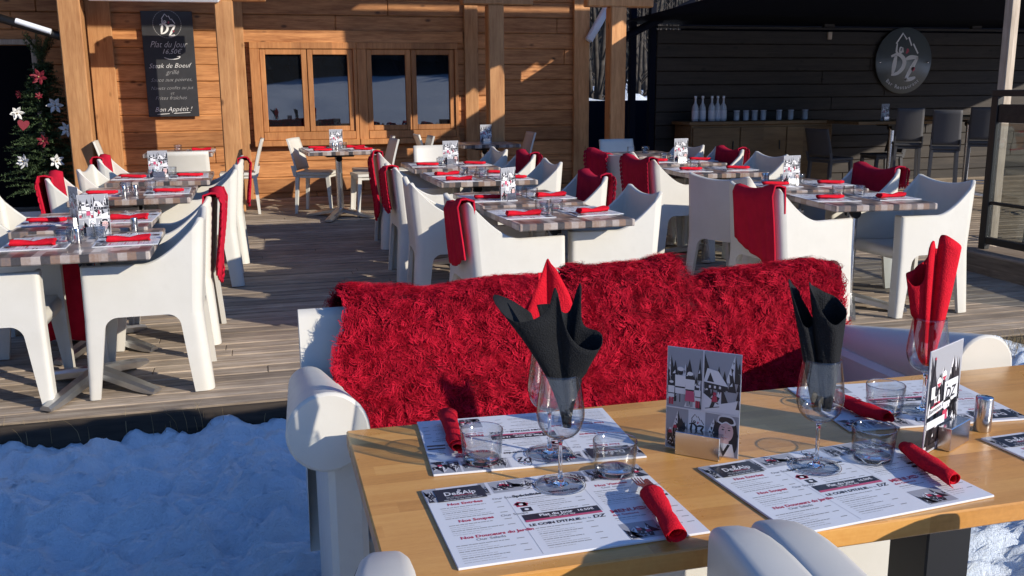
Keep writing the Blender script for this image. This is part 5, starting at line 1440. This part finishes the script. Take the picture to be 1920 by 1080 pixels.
GP = 'menu placemats on the beech table'
for x, y, hd, lab in [(0.463, 1.430, 1, 'white menu placemat nearest the camera with a fork and napkin on it'), (0.996, 1.404, 5, 'white menu placemat in the right middle foreground under a wine glass with a black napkin'), (0.503, 1.774, 176.5, 'white menu placemat upside down at the back left of the beech table'), (1.392, 1.752, 174, 'white menu placemat at the back right of the beech table under the thick tumbler'), (1.612, 1.372, 2, 'white menu placemat cut off by the right edge of the photo')]:
    mat_kit.put((x, y, TZ0+0.0003), R(hd), lab, GP)
card_kit.put((0.817, 1.607, TZ0+.0003), R(-43.6), 'menu card with pictures of chefs and a smiling skier, centre of beech table', 'menu cards on the beech table')
card_kit.put((1.290, 1.506, TZ0+.0003), R(27.4), 'bright menu card with a bottle and glasses drawn on it, right on the beech table', 'menu cards on the beech table')
c2 = [o for o in bpy.data.objects if o.get('label', '').startswith('bright menu card')][0]
c2.rotation_euler = (0, 0, R(27.4+180))
for ch in c2.children:
    if ch.name.startswith('holder'): ch.location = (-0.03, 0.0, 0); ch.rotation_euler = (0, 0, PI)
GG = 'wine glasses on the beech table'; mz = TZ0+0.0052
for x, y, z, lab in [(0.497, 1.525, mz, 'wine glass holding the spread black napkin, nearest the camera'), (0.524, 1.677, mz, 'wine glass holding a red napkin hidden behind the black one'), (0.989, 1.472, mz, 'wine glass holding a black napkin rolled in two tubes'), (1.395, 1.688, mz, 'wine glass with a tall red napkin behind the right menu card')]:
    wine_kit.put((x, y, z), 0, lab, GG)
GQ = 'tumblers on the beech table'
for x, y, z, lab in [(0.612, 1.550, mz, 'tumbler beside the fork at the front left of the beech table'), (0.387, 1.677, mz, 'tumbler beside the upright looking napkin roll at the left'), (1.113, 1.474, mz, 'tumbler between the twin black napkin and the right napkin roll'), (1.305, 1.700, mz, 'tumbler on the back right placemat left of the bright card')]:
    tumbler_kit.put((x, y, z), 0.3, lab, GQ)
shaker_kit.put((1.441, 1.560, TZ0+.0003), 0, 'brushed steel shaker standing alone at the right of the beech table', None)
GN = 'red napkin rolls on the beech table'
def fork_mesh():
    b = MB(); pts = [(-.02, .0035), (0.0, .004), (.012, .0105)]
    for k in range(4):
        y = .0105-.0055*k-.0005
        pts += [(.02, y), (.062, y-.0006), (.064, y-.0016), (.062, y-.0026), (.024, y-.0034)]
    pts += [(.012, -.0105), (0.0, -.004), (-.02, -.0035)]
    b.prism(pts, 0.0016, M['chrome']); return b.mesh('fork')
def knife_mesh():
    b = MB(); b.prism([(-.02, .006), (.03, .007), (.055, .006), (.066, .001), (.064, -.004), (.03, -.005), (-.02, -.005)], 0.0014, M['chrome']); return b.mesh('knife')
FK, KN = fork_mesh(), knife_mesh()
def cutlery(name, me, p, rz, lab, tilt=0.0):
    o = bpy.data.objects.new(name, me); COL.objects.link(o); o.location = p; o.rotation_euler = (0, tilt, rz); return tag(o, lab, name)
def roll_at(seed, a, c, lab, L=None, r=0.021, cut=()):
    a = Vector(a); c = Vector(c); d = c-a; ang = math.atan2(d.y, d.x); o = napkin_roll(seed, L or d.length, r); mid = (a+c)/2
    o.location = (mid.x, mid.y, mz+.0002); o.rotation_euler = (0, 0, ang); o['label'] = lab; o['group'] = GN
    for nm, me, off, side, lb in cut:
        p = a-d.normalized()*off+Vector((-d.y, d.x, 0)).normalized()*side
        cutlery(nm, me, (p.x, p.y, mz+.015), ang+PI, lb, R(9))
    return o
roll_at(2, (0.630, 1.430, 0), (0.605, 1.268, 0), 'red napkin roll with a fork sticking out, nearest the camera', None, .0190, [('fork', FK, 0.012, -.006, 'steel fork sticking out of the nearest red napkin roll'), ('knife', KN, 0.004, .011, 'steel knife beside the fork in the nearest red napkin roll')])
roll_at(5, (1.188, 1.468, 0), (1.165, 1.310, 0), 'red napkin roll at the right front beside the bright menu card', None, .0190, [('knife', KN, -0.03, .004, 'knife tip showing at the end of the right front napkin roll')])
roll_at(7, (0.366, 1.900, 0), (0.350, 1.715, 0), 'twisted red napkin roll at the back left of the beech table', None, .0185, [])
cutlery('knife', KN, (0.366, 1.70, mz+.004), R(-62), 'dark knife tip below the back left napkin roll')
roll_at(9, (1.235, 1.775, 0), (1.262, 1.62, 0), 'red napkin roll half hidden behind the glass with two black tubes', None, .020, [])

def napkin_cone(keys, base, name, label, mat, pos, rz=R(-15), power=1.35, turns=360, axis=(0, 0)):
    """napkin stuffed in a glass: sheet from a point in the bowl out to a top edge given by (angle, radius, height)"""
    n = 72; ks = sorted(keys); A = [k[0] for k in ks]; b = MB(); G = []
    cs = curve([(k[0], k[1], k[2]) for k in ks], 8); ca = np.array(cs)
    for i in range(n+1):
        a = A[0]+(A[-1]-A[0])*i/n
        r = np.interp(a, ca[:, 0], ca[:, 1]); zt = np.interp(a, ca[:, 0], ca[:, 2]); row = []
        for j in range(15):
            s = j/14; z = base[1]+(zt-base[1])*s
            rr = 0.0075+(r-0.0075)*s**power
            lim = 0.0345-.003 if z < 0.214 else 9
            rr = min(rr, lim if z > .17 else 0.030)
            rr *= 1+.05*math.sin(math.radians(a)*5+s*3)
            row.append((base[0]*(1-s)+axis[0]*s+rr*math.cos(math.radians(a)), axis[1]*s+rr*math.sin(math.radians(a)), z))
        G.append(row)
    b.sheet(G, 0.0009, mat); o = b.build(name); o.location = pos; o.rotation_euler = (0, 0, rz)
    return tag(o, label, 'napkin', 'napkins standing in the wine glasses')
napkin_cone([(150, .06, .315), (180, .118, .355), (205, .085, .315), (235, .045, .335), (252, .036, .375), (275, .030, .315), (305, .045, .275), (335, .066, .262), (360, .070, .285), (385, .045, .30), (400, .048, .37), (425, .035, .315), (470, .03, .33), (505, .05, .33)], (0.012, .112), 'napkin', 'black paper napkin spread like a flower in the nearest wine glass', M['blacknapkin'], (0.497, 1.525, mz), R(-15), 1.5)
napkin_cone([(140, .03, .335), (175, .045, .30), (205, .052, .285), (225, .035, .345), (250, .018, .392), (275, .02, .385), (300, .03, .37), (330, .04, .33), (360, .045, .285), (420, .03, .35), (495, .03, .36)], (0.0, .115), 'napkin', 'bright red napkin rising behind the spread black one', M['napkin'], (0.524, 1.677, mz), R(-15), 1.2)
napkin_cone([(95, .020, .335), (150, .025, .355), (185, .030, .36), (215, .025, .325), (250, .020, .285), (290, .020, .275), (330, .020, .28), (400, .020, .30), (455, .020, .33)], (-0.004, .112), 'napkin', 'left tube of a black napkin rolled in two, in the middle wine glass', M['blacknapkin'], (0.989, 1.472, mz), R(-15), .8, axis=(-.040, .006))
napkin_cone([(90, .027, .335), (150, .034, .352), (180, .038, .357), (205, .033, .335), (240, .027, .30), (280, .027, .285), (320, .030, .292), (360, .032, .31), (405, .03, .325), (450, .028, .335)], (0.014, .112), 'napkin', 'right tube of a black napkin rolled in two, in the middle wine glass', M['blacknapkin'], (0.989, 1.472, mz), R(-15), .8, axis=(.002, -.006))
napkin_cone([(110, .034, .33), (150, .042, .315), (178, .060, .308), (198, .046, .285), (212, .030, .30), (226, .037, .372), (240, .027, .384), (254, .011, .345), (266, .014, .390), (282, .026, .398), (310, .040, .388), (340, .047, .370), (380, .044, .34), (430, .034, .36), (470, .034, .33)], (0.0, .105), 'napkin', 'tall red napkin with wavy folds in the right wine glass', M['napkin'], (1.395, 1.688, mz), R(-18), .62)

# ---- unseen shade caster added above the terrace to shadow the chalet's right windows
pg = thing('shade_caster', 'added unseen snow slab over the terrace whose shadow darkens the right window', 'shade_caster', (0, 9.0, 0))
b = MB(); rg = random.Random(6); P = []
for i in range(60):
    u = i/59; x = 4.55+3.5*u; lo = 2.93+0.375*max(0, (x-5.15))+rg.uniform(-.05, .05)+.04*math.sin(i*1.7); row = []
    for j in range(4):
        v = j/3; row.append((x, -0.05*v, lo+(4.3-lo)*v))
    P.append(row)
b.sheet(P, 0.12, M['snow'], False); b.build('caster_edge', pg)
b = MB(); b.box((6.2, 0.22, 4.36), (3.6, 0.12, 0.1), M['post'], 0.005); b.build('caster_beam', pg)
